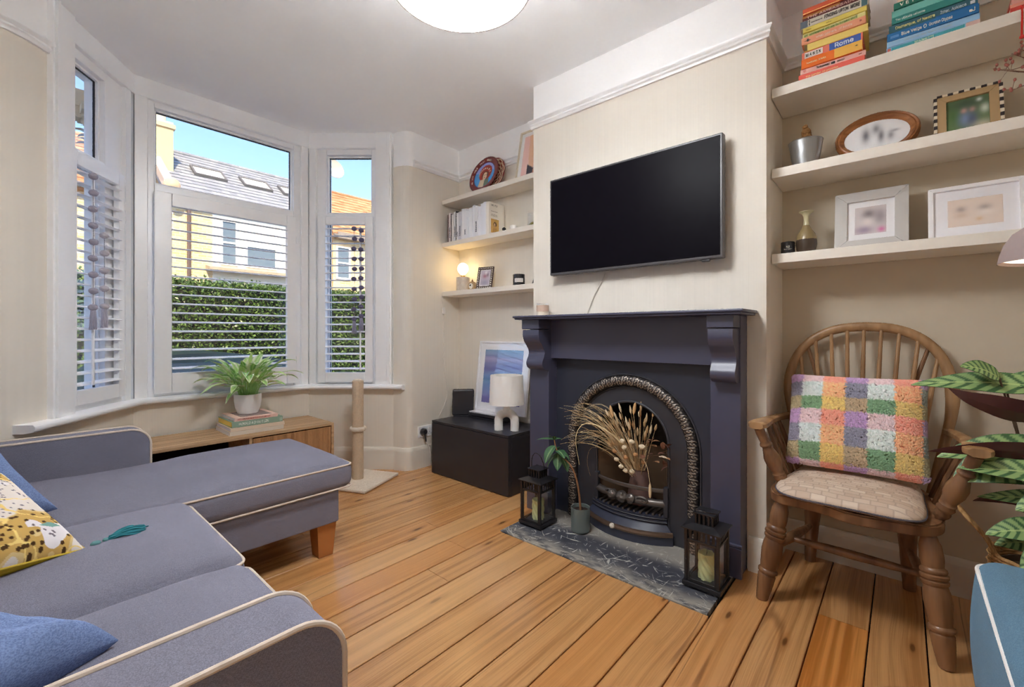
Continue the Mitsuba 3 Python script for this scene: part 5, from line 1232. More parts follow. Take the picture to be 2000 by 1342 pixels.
cc = np.stack(ovalcard(x_ / (2 * A_) + 0.5, z_ / (2 * B_) + 0.5), -1).reshape(-1, 3)
obj('card', trimesh.Trimesh(P.reshape(-1, 3), np.vstack([q[:, [0, 1, 2]], q[:, [0, 2, 3]]]), process=False), 'vc', ofk, col=cc, smooth=True)
# black and white edged photo frame
o, ex, ez, w_ = lean(0.105, 0.272, zm + 0.001, 0.205, 2.385, 0.055)
pk, L = picture('photo_frame', o, ex, ez, w_, 0.205, 0.026, 0.020, (176, 146, 106), blend((92, 116, 74), [(0.5, 0.85, 0.6, 0.2, (60, 76, 62), 0.8), (0.2, 0.55, 0.15, 0.2, (70, 104, 50), 0.8), (0.9, 0.62, 0.1, 0.12, (220, 226, 214), 0.7), (0.78, 0.9, 0.06, 0.05, (230, 236, 230), 0.8), (0.45, 0.42, 0.16, 0.22, (120, 136, 168), 0.95), (0.62, 0.36, 0.12, 0.22, (76, 84, 116), 0.9), (0.42, 0.66, 0.07, 0.07, (196, 150, 140), 0.8), (0.62, 0.66, 0.07, 0.07, (190, 146, 140), 0.7), (0.85, 0.15, 0.25, 0.15, (206, 196, 176), 0.8)]), 'photo frame with black and white checked edge on the middle right shelf', 'photo frame', n=(60, 60))
nb = 13
for i in range(nb):
    c = S(44, 36, 36) if i % 2 == 0 else S(228, 214, 190)
    for a0 in (-0.010, w_):
        obj('edge_block', L(box(a0, a0 + 0.010, -0.002, 0.016, 0.205 * i / nb, 0.205 * (i + 1) / nb)), 'vc', pk, smooth=False, col=c)
for i in range(11):
    c = S(44, 36, 36) if i % 2 == 0 else S(228, 214, 190)
    obj('edge_block', L(box(w_ * i / 11, w_ * (i + 1) / 11, -0.002, 0.016, 0.205, 0.214)), 'vc', pk, smooth=False, col=c)
br = thing('dried_branch', 'dried branch with small reddish berries at the right end of the middle right shelf', 'dried flowers')
root = np.array([0.43, 2.36, zm + 0.16])
obj('bottle', lathe([(0, 0), (0.035, 0), (0.038, 0.01), (0.036, 0.09), (0.015, 0.12), (0.014, 0.155), (0.017, 0.16), (0, 0.158)], 24, (0.43, 2.36, zm)), 'vc_gloss', label='small brown bottle holding the dried branch', cat='vase', col=S(110, 90, 70))
rq = np.random.default_rng(9)
for end, mid in (((0.245, 2.33, 2.000), (0.34, 2.34, 1.955)), ((0.29, 2.33, 2.035), (0.355, 2.34, 1.985)), ((0.315, 2.34, 2.045), (0.36, 2.35, 2.0)), ((0.285, 2.33, 1.905), (0.35, 2.345, 1.925)), ((0.34, 2.33, 2.06), (0.39, 2.35, 2.0)), ((0.27, 2.32, 1.985), (0.33, 2.34, 1.96))):
    b = obj('twig', tube(spl([root, mid, end], 12), np.linspace(0.0022, 0.0009, 12), 5), 'vc', br, col=S(120, 84, 66))
    for q in range(5):
        t_ = rq.uniform(0.55, 1.0); base_ = np.array(mid) * (1 - t_) + np.array(end) * t_
        p = base_ + rq.normal(0, 0.013, 3) * [1, 0.5, 1]
        obj('berry_stalk', tube([base_, p], 0.0007, 4), 'vc', b, col=S(120, 84, 66))
        obj('berry', ball(p, 0.0042, 1, (1, 1, 1.5)), 'vc', b, col=S(158, 96, 84))
# lowest right shelf
jar_candle(-0.385, 2.315, zo, 0.027, 0.056, 'small black candle jar at the left end of the lowest right shelf', (30, 29, 32), [('K2', 0.008), ('No.18 No.7', 0.004)])
gv = obj('bud_vase', [(lathe([(0, 0), (0.030, 0), (0.036, 0.012), (0.0405, 0.04), (0.0395, 0.06)], 32, (-0.318, 2.335, zo)), S(62, 50, 40)), (lathe([(0.0395, 0.06), (0.034, 0.085), (0.020, 0.108), (0.0115, 0.125)], 32, (-0.318, 2.335, zo)), S(138, 120, 84)), (lathe([(0.0115, 0.125), (0.009, 0.145), (0.0105, 0.165), (0.018, 0.178), (0.028, 0.184), (0.028, 0.186), (0.016, 0.181), (0.008, 0.165), (0.006, 0.13)], 32, (-0.318, 2.335, zo)), S(206, 198, 160))], 'vc_gloss', label='small glass vase shading from pale neck to dark base on the lowest right shelf', cat='vase')
o, ex, ez, w_ = lean(-0.222, 0.022, zo, 0.262, 2.375, 0.05)
picture('photo_frame', o, ex, ez, w_, 0.262, 0.044, 0.022, (196, 192, 188), blend((206, 196, 196), [(0.45, 0.72, 0.22, 0.18, (96, 84, 88), 0.85), (0.8, 0.6, 0.2, 0.3, (140, 128, 134), 0.8), (0.4, 0.45, 0.15, 0.15, (226, 214, 212), 0.8), (0.3, 0.15, 0.3, 0.14, (120, 90, 130), 0.7), (0.85, 0.12, 0.12, 0.1, (206, 90, 160), 0.8)]), 'wide silver-grey frame with a blurred photo on the lowest right shelf', 'photo frame', mount=0.026, mcol=(232, 230, 232), fm='vc_gloss', n=(40, 40))
o, ex, ez, w_ = lean(0.078, 0.335, zo, 0.222, 2.375, 0.045)
picture('photo_frame', o, ex, ez, w_, 0.222, 0.016, 0.022, (238, 236, 238), blend((226, 208, 196), [(0.25, 0.62, 0.1, 0.12, (150, 130, 124), 0.7), (0.68, 0.62, 0.12, 0.12, (150, 134, 128), 0.7), (0.25, 0.4, 0.12, 0.1, (196, 170, 150), 0.6), (0.7, 0.45, 0.14, 0.1, (240, 228, 220), 0.6), (0.58, 0.22, 0.06, 0.07, (206, 166, 110), 0.6)]), 'white framed pale drawing on the lowest right shelf beside the reading lamp', 'photo frame', mount=0.040, mcol=(234, 232, 236), n=(40, 40))

# ---------------------------------------------------------------- reading lamp at the right
rl = thing('reading_lamp', 'grey domed reading lamp switched on at the right edge below the shelf', 'lamp')
wx, wy, wz = 0.325, 1.80, 1.240
shade = lathe([(0.128, 0.0), (0.124, 0.022), (0.116, 0.05), (0.100, 0.078), (0.074, 0.098), (0.040, 0.108), (0.012, 0.112), (0.012, 0.110), (0.040, 0.105), (0.073, 0.095), (0.098, 0.076), (0.114, 0.049), (0.122, 0.022), (0.126, 0.0), (0.128, 0.0)], 48)
obj('shade', xf(shade, (wx, wy, wz)), 'vc', rl, col=S(150, 134, 132))
obj('bulb', xf(ball((0, 0, 0.052), 0.034, 3), (wx, wy, wz)), 'lamp_shade', rl, emitter={'type': 'area', 'radiance': {'type': 'rgb', 'value': [READ * c for c in (1.0, 0.80, 0.55)]}})
obj('diffuser', xf(lathe([(0, 0.010), (0.119, 0.010), (0.119, 0.008), (0, 0.008)], 36), (wx, wy, wz)), 'lamp_shade', rl, smooth=False, emitter={'type': 'area', 'radiance': {'type': 'rgb', 'value': [READ * 0.25 * c for c in (1.0, 0.80, 0.55)]}})
obj('arm', tube(spl([(wx, wy, wz + 0.108), (wx, wy, wz + 0.16), (wx + 0.06, wy, wz + 0.22), (wx + 0.16, wy + 0.01, wz + 0.22), (wx + 0.26, wy + 0.02, wz + 0.14), (wx + 0.30, wy + 0.03, wz - 0.1), (wx + 0.30, wy + 0.03, 0.03)], 50), 0.008, 10), 'vc', rl, col=S(120, 112, 110))
obj('base', lathe([(0, 0), (0.13, 0), (0.132, 0.006), (0.12, 0.02), (0.02, 0.03), (0, 0.03)], 36, (wx + 0.30, wy + 0.03, 0.0005)), 'vc', rl, col=S(120, 112, 110))
# ---------------------------------------------------------------- sofa
sofa = thing('sofa', 'grey corner sofa with a long chaise and cream piping under the bay window', 'sofa')
def crown(m, amt, seed, wr=0.004, f=7.0):
    v = m.vertices; lo, hi = m.bounds
    c = (v - lo) / (hi - lo)
    k = np.clip(4 * c[:, 0] * (1 - c[:, 0]), 0, 1) ** 0.6 * np.clip(4 * c[:, 1] * (1 - c[:, 1]), 0, 1) ** 0.6
    top = np.clip((c[:, 2] - 0.5) * 2, 0, 1)
    v = v.copy()
    v[:, 2] += top * (amt * k + wr * 2 * (meshkit.fbm(np.c_[v[:, 0] * f, v[:, 1] * f, 0 * v[:, 0]], 3, seed) - 0.5))
    bulge = 0.006 * np.clip(4 * c[:, 2] * (1 - c[:, 2]), 0, 1)
    v[:, 1] += bulge * np.where(c[:, 1] > 0.98, 1, 0); v[:, 0] += bulge * (np.where(c[:, 0] > 0.98, 1, 0) - np.where(c[:, 0] < 0.02, 1, 0))
    m.vertices = v
    return m
def pipe(P, r=0.0042, closed=False): return tube(P, r, 8, closed)
def rrect(x0, x1, y0, y1, r, z, n=6):
    P = []
    for cx_, cy_, a0 in ((x1 - r, y1 - r, 0), (x0 + r, y1 - r, 90), (x0 + r, y0 + r, 180), (x1 - r, y0 + r, 270)):
        for a in np.radians(np.linspace(a0, a0 + 90, n)): P.append((cx_ + r * math.cos(a), cy_ + r * math.sin(a), z))
    return np.array(P)
sc_ = 'sofa_cloth'
def cushion_part(name, x0, x1, y0, y1, z0, z1, r, amt, seed, fold=None):
    m = rbox(x0, x1, y0, y1, z0, z1, r, k=5, m=26)
    m = crown(m, amt, seed)
    if fold is not None: m.vertices[:, 2] += fold(m.vertices) * np.clip((m.vertices[:, 2] - z0) / (z1 - z0) * 2 - 1, 0, 1)
    k = obj(name, m, sc_, sofa, smooth=60)
    for z in (z1 - r * 0.55, z0 + 0.006):
        R = rrect(x0 - 0.001, x1 + 0.001, y0 - 0.001, y1 + 0.001, max(0.03, r * 0.8), z)
        obj('piping', pipe(R, 0.0042, True), 'piping_cream', k)
    return k
def chaise_fold(v):
    x, y = v[:, 0], v[:, 1]
    w = np.exp(-((x + 2.12) / 0.13) ** 2) * np.clip((0.95 - y) / 0.3, 0, 1) * np.clip((y - 0.25) / 0.2, 0, 1)
    return 0.009 * w * np.sin(55 * y + 18 * (x + 2.1) + 4 * meshkit.noise(np.c_[x * 5, y * 5, 0 * x])) - 0.012 * np.exp(-((y - 0.30) / 0.25) ** 2)
# base and legs
obj('base', cat_(cb(-2.69, -2.000, -0.40, 1.025, 0.158, 0.312, 0.010)), sc_, sofa)
obj('seat_base', cb(-2.002, -0.815, -0.40, 0.385, 0.120, 0.312, 0.010), sc_, sofa)
cushion_part('chaise_cushion', -2.688, -1.978, -0.20, 1.080, 0.315, 0.442, 0.035, 0.018, 3, chaise_fold)
cushion_part('seat_cushion', -1.972, -1.356, -0.20, 0.428, 0.300, 0.440, 0.045, 0.030, 5)
cushion_part('seat_cushion', -1.350, -0.818, -0.20, 0.424, 0.300, 0.436, 0.045, 0.026, 8)
def arm(x0, x1, y1, z1):
    r = 0.075
    a = np.linspace(0, np.pi / 2, 10)
    prof = [(-0.47, 0.10), (y1, 0.10)] + [(y1 - r + r * math.cos(t), z1 - r + r * math.sin(t)) for t in a] + [(-0.47, z1)]
    m = ext(prof, x0, x1, 'yz')
    k = obj('arm', m, sc_, sofa, smooth=40)
    P = np.array([(y1 + 0.001, z) for z in np.linspace(0.12, z1 - r, 6)] + [(y1 - r + (r + 0.001) * math.cos(t), z1 - r + (r + 0.001) * math.sin(t)) for t in a[1:]] + [(y, z1 + 0.001) for y in np.linspace(y1 - r - 0.05, -0.46, 10)])
    for x in (x0 + 0.001, x1 - 0.001):
        obj('piping', pipe(np.c_[np.full(len(P), x), P], 0.0050), 'piping_cream', k)
arm(-2.803, -2.692, 0.435, 0.598)
arm(-0.812, -0.690, 0.362, 0.598)
obj('backrest', rbox(-2.80, -0.69, -0.485, -0.36, 0.10, 0.74, 0.04), sc_, sofa)
for x0, x1 in ((-2.685, -1.985), (-1.975, -1.355), (-1.35, -0.815)):
    m = rbox(x0, x1, -0.362, -0.215, 0.44, 0.82, 0.06, k=4, m=8)
    obj('back_cushion', m, sc_, sofa, smooth=60)
for x, y in ((-2.066, 0.975), (-2.62, 0.975), (-2.62, -0.38), (-0.86, 0.33), (-0.86, -0.40)):
    h = 0.162 if y > 0.5 or x < -2 else 0.125
    v = np.array([(x + a * 0.034, y + b * 0.034, 0.0005) for a in (-1, 1) for b in (-1, 1)] + [(x + a * 0.046, y + b * 0.046, h) for a in (-1, 1) for b in (-1, 1)])
    obj('leg', trimesh.convex.convex_hull(v), 'leg_wood', sofa, smooth=False)

# ---------------------------------------------------------------- cushions on the sofa
def place_pillow(name, label, corner, e1, e2, w, t, m, backcol=None, seed=1, topcol=None, pinch=0.10, wr=0.012, n=40, mat_back=None):
    """one corner at `corner`; edges run along e1 and e2 from it"""
    e1 = np.asarray(e1, float); e1 /= np.linalg.norm(e1); e2 = np.asarray(e2, float); e2 -= e1 * (e1 @ e2); e2 /= np.linalg.norm(e2)
    C = np.asarray(corner, float) + (e1 + e2) * w / 2
    top, bot = pillow(w, w, t, n, pinch, wr, seed)
    nz = np.cross(e1, e2)
    k = thing(name, label, 'cushion')
    f, b = fr(top, C, e1, e2, nz), fr(bot, C, e1, e2, nz)
    if m is None:
        uv = top.vertices[:, :2] / w + 0.5
        obj('front', f, 'vc_cloth', k, col=topcol(uv[:, 0], uv[:, 1]), smooth=True)
        obj('back', b, 'vc_cloth', k, col=S(*backcol), smooth=True)
    else:
        obj('cover', cat_(f, b), m, k, smooth=True)
    t_ = np.linspace(0, 1, 40)
    e = [(a, -1) for a in np.linspace(-1, 1, 24)] + [(1, a) for a in np.linspace(-1, 1, 24)] + [(a, 1) for a in np.linspace(1, -1, 24)] + [(-1, a) for a in np.linspace(1, -1, 24)]
    P = [C + e1 * (u * (1 - pinch * (1 - v * v) * u * u) * w / 2) + e2 * (v * (1 - pinch * (1 - u * u) * v * v) * w / 2) for u, v in e]
    return k, np.array(P), C, nz
from scipy.spatial import cKDTree
leop_r = np.random.default_rng(4)
LP = leop_r.random((620, 2)); LB = leop_r.random((9, 2))
def leopard(u, v):
    P = np.stack([u * 5.0, v * 5.0, 0 * u], -1)
    n1, n2 = meshkit.fbm(P, 3, 2), meshkit.fbm(P + 7.3, 3, 4)
    c = np.ones(u.shape + (3,)) * S(226, 216, 206)
    c[n1 > 0.52] = S(216, 190, 136)
    c[(n1 > 0.56)] = S(196, 160, 92)
    c[n2 > 0.60] = S(234, 228, 230)
    c[(n2 > 0.44) & (n2 < 0.465)] = S(236, 208, 130)
    gold = (n1 > 0.50) & (n2 < 0.62)
    d = cKDTree(LP).query(np.c_[u, v])[0]
    c[gold & (d < 0.0095)] = S(70, 48, 28)
    c[(~gold) & (d < 0.006)] = S(120, 110, 120)
    c[np.abs(np.hypot((u - 0.45) * 1.0, (v - 0.62) * 2.4) - 0.0) < 0.045] = S(120, 112, 130)
    c[np.abs(u - 0.16) + 0.4 * np.abs(v - 0.12) < 0.022] = S(120, 160, 150)
    return c
# patterned cushion leaning on the middle seat; its tasselled corner points to the chaise
pk_, P_, C_, nz_ = place_pillow('leopard_cushion', 'gold and white leopard print cushion with a mustard back and teal tassel', (-1.655, 0.128, 0.466), (-0.94, -0.36, 0.36), (0.40, -0.92, 0.12), 0.46, 0.15, None, (196, 164, 50), 6, leopard, 0.06, 0.006, 260)
obj('piping', tube(P_[::2], 0.003, 6, True), 'vc_cloth', pk_, col=S(206, 176, 70))
tb = np.array([-1.657, 0.131, 0.471]); td = np.array([-0.035, 0.095, 0.000])
tk_ = obj('tassel', cat_(ball(tb + td * 0.20, 0.008, 2, (1, 1.4, 0.9)), ball(tb + td * 0.42, 0.0065, 2)), 'vc', pk_, col=S(92, 140, 142))
tr_ = np.random.default_rng(12)
str_ = []
for i in range(46):
    e = tb + td * (1.15 + 0.15 * tr_.random()) + tr_.normal(0, 1, 3) * [0.016, 0.012, 0.004] + [0, 0, -0.006]
    b0 = tb + td * 0.5 + tr_.normal(0, 0.003, 3)
    mid = (b0 + e) / 2 + tr_.normal(0, 1, 3) * [0.008, 0.004, 0.003] + [0, 0, 0.008]
    str_.append(tube(spl([b0, mid, e], 8), 0.0017, 4))
obj('fringe', cat_(str_), 'vc_cloth', tk_, col=S(52, 122, 132), kind='stuff')
place_pillow('blue_cushion', 'crumpled blue cushion on the chaise behind the leopard cushion', (-2.095, 0.098, 0.468), (-0.42, -0.35, 0.62), (0.30, -0.82, -0.02), 0.44, 0.16, 'blue_linen', seed=9, pinch=0.13, wr=0.040, n=80)
place_pillow('blue_cushion', 'crumpled blue cushion in the front corner of the sofa by the right arm', (-1.108, 0.132, 0.470), (-0.76, -0.60, 0.06), (0.45, -0.50, 0.16), 0.42, 0.15, 'blue_linen', seed=15, pinch=0.13, wr=0.034, n=80)

# ---------------------------------------------------------------- blue upholstered seat at the right edge
bs = thing('blue_pouffe', 'blue upholstered pouffe with white piping at the right edge', 'pouffe')
bx0_, bx1_, by0_, by1_ = 0.150, 0.86, 0.62, 1.735
m = rbox(bx0_, bx1_, by0_, by1_, 0.075, 0.452, 0.045, k=5, m=14)
v = m.vertices; zf = (v[:, 2] - 0.075) / 0.377
m.vertices = v + np.c_[-0.014 * np.sin(np.pi * np.clip(zf, 0, 1)) * (v[:, 0] < bx0_ + 0.03), 0 * zf, 0.012 * (zf > 0.9) * np.clip(1 - ((v[:, 1] - (by0_ + by1_) / 2) / 0.55) ** 2, 0, 1)]
obj('body', m, 'blue_velvet', bs, smooth=60)
R = rrect(bx0_ - 0.001, bx1_ + 0.001, by0_ - 0.001, by1_ + 0.001, 0.05, 0.427)
obj('piping', pipe(R, 0.0050, True), 'vc', bs, col=S(246, 246, 244))
for x in (bx0_ + 0.08, bx1_ - 0.08):
    for y in (by0_ + 0.08, by1_ - 0.08):
        obj('leg', cyl((x, y, 0.0005), (x, y, 0.09), 0.018, 0.026), 'leg_wood', bs)

# ---------------------------------------------------------------- wooden armchair
ch = thing('windsor_chair', 'old wooden spindle-back armchair beside the fireplace', 'chair')
cw_, cd_ = 'chair_wood', 'chair_dark'
SX, SZ = -0.142, 0.432        # centre line, top of the seat
sp = spl([(-0.232, 1.945), (0.0 - 0.14, 1.905), (-0.05, 1.915), (0.085, 1.965), (0.105, 2.02), (0.085, 2.25), (0.055, 2.40), (-0.14, 2.43), (-0.335, 2.40), (-0.370, 2.25), (-0.395, 2.02), (-0.375, 1.965)], 90, True)
seat = Polygon(sp)
from shapely.geometry import Polygon as _P
a_, b_, c_ = ext(seat.buffer(-0.008), SZ - 0.040, SZ - 0.034, 'xy'), ext(seat, SZ - 0.034, SZ - 0.006, 'xy'), ext(seat.buffer(-0.006), SZ - 0.006, SZ, 'xy')
obj('seat', cat_(a_, b_, c_), cd_, ch, smooth=30)
# hooped back: rises from the seat back, flattened section
HY0, HY1 = 2.375, 2.455
def hoop_pt(x, z): return (x, HY0 + (HY1 - HY0) * (z - SZ) / 0.66, z)
hp = [(-0.345, SZ - 0.01), (-0.365, 0.56), (-0.385, 0.68), (-0.398, 0.78), (-0.392, 0.87), (-0.36, 0.96), (-0.29, 1.035), (-0.20, 1.072), (-0.122, 1.078), (-0.04, 1.072), (0.05, 1.035), (0.115, 0.96), (0.143, 0.87), (0.148, 0.78), (0.136, 0.68), (0.112, 0.56), (0.085, SZ - 0.01)]
hoop = spl([hoop_pt(*p) for p in hp], 90)
hr_ = 0.0125 + 0.005 * np.clip(1 - np.abs(np.linspace(-1, 1, 90)) * 1.0, 0, 1) + 0.004 * np.exp(-((np.abs(np.linspace(-1, 1, 90)) - 0.52) / 0.1) ** 2)
obj('hoop', tube(hoop, np.c_[hr_ * 1.15, np.full(90, 0.013)], 12, up=(0, 1, 0.12)), cw_, ch, smooth=60)
def hoop_z(x):
    top = hoop[(hoop[:, 2] > 0.80)]
    o_ = np.argsort(top[:, 0]); return float(np.interp(x, top[o_, 0], top[o_, 2]))
for i in range(9):
    u = i / 8 * 2 - 1
    xt, xb = -0.123 + 0.232 * u, -0.133 + 0.165 * u
    zt = hoop_z(xt) - 0.010
    obj('spindle', turned(hoop_pt(xb, SZ - 0.01), hoop_pt(xt, zt), [(0, 0.0075), (0.35, 0.0098), (0.7, 0.0085), (1, 0.0068)], 10), cw_, ch)
for sx in (-1, 1):
    xt = -0.123 + sx * 0.205
    obj('brace_spindle', turned((-0.133 + sx * 0.05, 2.445, SZ - 0.02), (xt, hoop_pt(xt, hoop_z(xt))[1] + 0.004, hoop_z(xt) - 0.012), [(0, 0.008), (0.4, 0.0105), (1, 0.007)], 10), cd_, ch)
# arms: bent flat rails running from the hoop to the front posts
for sx in (-1, 1):
    X = lambda d: (-0.128 + sx * d)
    arm_pts = [(X(0.262), 2.405, 0.668), (X(0.286), 2.30, 0.672), (X(0.300), 2.18, 0.676), (X(0.306), 2.08, 0.680), (X(0.306), 1.99, 0.682), (X(0.306), 1.955, 0.682)]
    ap = spl(arm_pts, 30); wv = np.interp(np.linspace(0, 1, 30), [0, 0.5, 0.8, 0.95, 1], [0.017, 0.022, 0.034, 0.036, 0.024])
    V = []; 
    am = tube(ap, np.c_[wv, np.full(30, 0.0135)], 12, up=(0, 0, 1))
    # squarer section
    vv_ = am.vertices[:360].reshape(30, 12, 3); ctr = ap[:, None]; dd_ = vv_ - ctr
    nrm_ = np.abs(dd_) 
    an = np.arange(12) * 2 * np.pi / 12
    k_ = 1.0 / np.maximum(np.abs(np.cos(an)) ** 4 + np.abs(np.sin(an)) ** 4, 1e-9) ** 0.25
    am.vertices[:360] = (ctr + dd_ * k_[None, :, None]).reshape(-1, 3)
    obj('armrest', am, cw_, ch, smooth=45)
    prof_post = [(0, 0.011), (0.03, 0.013), (0.08, 0.020), (0.12, 0.022), (0.15, 0.019), (0.17, 0.022), (0.20, 0.025), (0.23, 0.021), (0.26, 0.024), (0.29, 0.019), (0.33, 0.022), (0.42, 0.029), (0.52, 0.030), (0.62, 0.023), (0.70, 0.017), (0.73, 0.023), (0.75, 0.023), (0.78, 0.017), (0.90, 0.019), (1.0, 0.018)]
    obj('arm_post', turned((X(0.220), 2.045, SZ - 0.005), (X(0.302), 1.985, 0.668), prof_post, 16), cd_, ch, smooth=50)
    for q, y in enumerate((2.13, 2.21, 2.29)):
        pa_ = ap[np.argmin(np.abs(ap[:, 1] - y))]
        obj('arm_spindle', turned((X(0.222 - 0.006 * q), y + 0.02, SZ - 0.005), pa_ - [0, 0, 0.008], [(0, 0.0075), (0.4, 0.011), (0.8, 0.009), (1, 0.007)], 10), cd_, ch)
leg_prof = [(0, 0.018), (0.03, 0.022), (0.16, 0.0285), (0.24, 0.031), (0.255, 0.027), (0.275, 0.034), (0.295, 0.034), (0.31, 0.028), (0.36, 0.031), (0.48, 0.036), (0.56, 0.034), (0.60, 0.030), (0.615, 0.035), (0.635, 0.036), (0.645, 0.031), (0.66, 0.037), (0.68, 0.037), (0.69, 0.031), (0.705, 0.035), (0.725, 0.034), (0.74, 0.028), (0.80, 0.031), (0.90, 0.029), (0.97, 0.020), (1, 0.018)]
legs = {}
for nm, top, bot in (('fl', (-0.352, 2.005, SZ - 0.035), (-0.415, 1.962, 0.001)), ('fr', (0.065, 1.990, SZ - 0.035), (0.106, 1.935, 0.001)), ('rl', (-0.290, 2.34, SZ - 0.035), (-0.318, 2.442, 0.001)), ('rr', (0.012, 2.34, SZ - 0.035), (0.024, 2.432, 0.001))):
    legs[nm] = (np.array(bot), np.array(top))
    pr = [(a, (0.020 if a < 0.02 else r) * (1.0 if nm[0] == 'f' else 0.86)) for a, r in leg_prof] if nm[0] == 'f' else [(0, 0.021), (0.2, 0.024), (0.45, 0.027), (0.6, 0.031), (0.75, 0.030), (0.9, 0.024), (1, 0.019)]
    obj('leg', turned(bot, top, pr, 18), cd_, ch, smooth=50)
at_ = lambda nm, f: legs[nm][0] + (legs[nm][1] - legs[nm][0]) * f
strp = [(0, 0.010), (0.25, 0.015), (0.5, 0.021), (0.75, 0.015), (1, 0.010)]
mids = []
for s_ in 'lr':
    p, q = at_('f' + s_, 0.50), at_('r' + s_, 0.46)
    obj('stretcher', turned(p, q, strp, 14), cd_, ch, smooth=50); mids.append(p + (q - p) * 0.42)
obj('stretcher', turned(mids[0], mids[1], [(0, 0.010), (0.2, 0.014), (0.5, 0.017), (0.8, 0.014), (1, 0.010)], 14), cd_, ch, smooth=50)
# seat pad
def pad_tex(p, n, uv):
    r = dr.floor(p.y * 46 + 0.8 * p.x); br_ = p.x * 22 + 3.7 * cell_rand(r, 1.0)
    f = p.y * 46 + 0.8 * p.x - r; h = br_ - dr.floor(br_)
    line = dr.maximum(smoothstep(0.14, 0.03, dr.minimum(f, 1 - f)), smoothstep(0.08, 0.02, dr.minimum(h, 1 - h)))
    return mix(mix(S(190, 166, 146), S(208, 190, 172), cell_rand(dr.floor(br_), r)), S(166, 144, 130), 0.6 * line)
mat('pad_cloth', tex=proc(pad_tex), rough=0.6, spec=0.25, sheen=0.4)
sp2 = Polygon(spl([(-0.352, 1.935), (-0.14, 1.898), (0.05, 1.935), (0.062, 2.0), (0.060, 2.20), (0.038, 2.335), (-0.14, 2.345), (-0.315, 2.335), (-0.350, 2.20), (-0.372, 2.0)], 80, True))
rings = []
N_ = 80
bnd = np.array(sp2.exterior.coords)[:-1]; cen = np.array([-0.145, 2.13])
lev = [(0.0, 0.000), (0.5, 0.0), (0.93, 0.002), (0.99, 0.010), (1.0, 0.017), (0.985, 0.025), (0.94, 0.036), (0.82, 0.048), (0.6, 0.056), (0.35, 0.060), (0.0, 0.062)]
V = np.vstack([np.c_[cen + (bnd - cen) * a, np.full(len(bnd), SZ + 0.0008 + z)] for a, z in lev]); nB = len(bnd)
V[:, 2] += np.where(V[:, 2] > SZ + 0.03, 0.008 * (meshkit.fbm(np.c_[V[:, 0] * 11, V[:, 1] * 11, 0 * V[:, 0]], 3, 3) - 0.5), 0)
F = [f for i in range(len(lev) - 1) for j in range(nB) for f in ((i * nB + j, i * nB + (j + 1) % nB, (i + 1) * nB + (j + 1) % nB), (i * nB + j, (i + 1) * nB + (j + 1) % nB, (i + 1) * nB + j))]
spd = thing('seat_pad', 'beige quilted seat pad with dark piping on the wooden armchair', 'cushion')
obj('cover', trimesh.Trimesh(V, F, process=False), 'pad_cloth', spd, smooth=True)
obj('piping', tube(np.c_[cen + (bnd - cen) * 1.0, np.full(nB, SZ + 0.0145)], 0.0035, 6, True), 'vc_cloth', spd, col=S(84, 80, 88))
# shaggy checked cushion
ck_ = thing('checked_cushion', 'fluffy multicoloured checked cushion on the wooden armchair', 'cushion')
cols_x = [0.0, 0.10, 0.265, 0.44, 0.605, 0.79, 0.96, 1.01]
cols = {(0, 0): (176, 130, 180), (1, 0): (226, 196, 200), (2, 0): (246, 150, 120), (3, 0): (176, 136, 188), (4, 0): (222, 196, 200), (5, 0): (248, 150, 122), (6, 0): (170, 140, 180),
        (0, 1): (110, 104, 130), (1, 1): (214, 224, 222), (2, 1): (248, 178, 116), (3, 1): (112, 112, 138), (4, 1): (212, 224, 220), (5, 1): (250, 170, 112), (6, 1): (120, 130, 120),
        (0, 2): (166, 146, 96), (1, 2): (86, 140, 82), (2, 2): (226, 190, 88), (3, 2): (172, 146, 106), (4, 2): (84, 142, 90), (5, 2): (222, 190, 96), (6, 2): (150, 140, 90)}
rows_v = [0.0, 0.06, 0.21, 0.375, 0.52, 0.66, 0.80, 0.93, 1.01]; rows_k = [0, 2, 1, 0, 2, 1, 1, 0]
rows_v = [0.0, 0.045, 0.20, 0.395, 0.555, 0.665, 0.83, 0.935, 1.01]; rows_k = [0, 2, 1, 0, 2, 1, 1, 0]
rows_v = [0.0, 0.05, 0.22, 0.42, 0.585, 0.73, 0.90, 1.01]; rows_k = [0, 2, 1, 0, 2, 1, 0]
def check(u, v):
    i = np.clip(np.searchsorted(cols_x, u, side='right') - 1, 0, 6); j = np.array(rows_k)[np.clip(np.searchsorted(rows_v, v, side='right') - 1, 0, 6)]
    tab = np.array([[S(*cols[(a, b)]) for b in range(3)] for a in range(7)])
    return 0.80 * tab[i, j] + 0.20 * np.array([0.72, 0.70, 0.68])
cwid, chgt = 0.435, 0.385
o_ = np.array([-0.362, 2.165, SZ + 0.078]); e1 = np.array([1.0, 0.012, 0.004]); e1 /= np.linalg.norm(e1)
e2 = np.array([0.04, 0.62, 1.0]); e2 -= e1 * (e1 @ e2); e2 /= np.linalg.norm(e2)
e2 = np.array([0.05, 0.42, 0.90]); e2 -= e1 * (e1 @ e2); e2 /= np.linalg.norm(e2)
Cc_ = o_ + e1 * cwid / 2 + e2 * chgt / 2; n3 = np.cross(e1, e2)
top, bot = pillow(cwid, chgt, 0.105, 70, 0.03, 0.006, 3)
uvf = lambda m: (m.vertices[:, 0] / cwid + 0.5, m.vertices[:, 1] / chgt + 0.5)
obj('front', fr(top, Cc_, e1, e2, n3), 'vc_cloth', ck_, col=check(*uvf(top)), smooth=True)
obj('back', fr(bot, Cc_, e1, e2, n3), 'vc_cloth', ck_, col=check(*uvf(bot)), smooth=True)
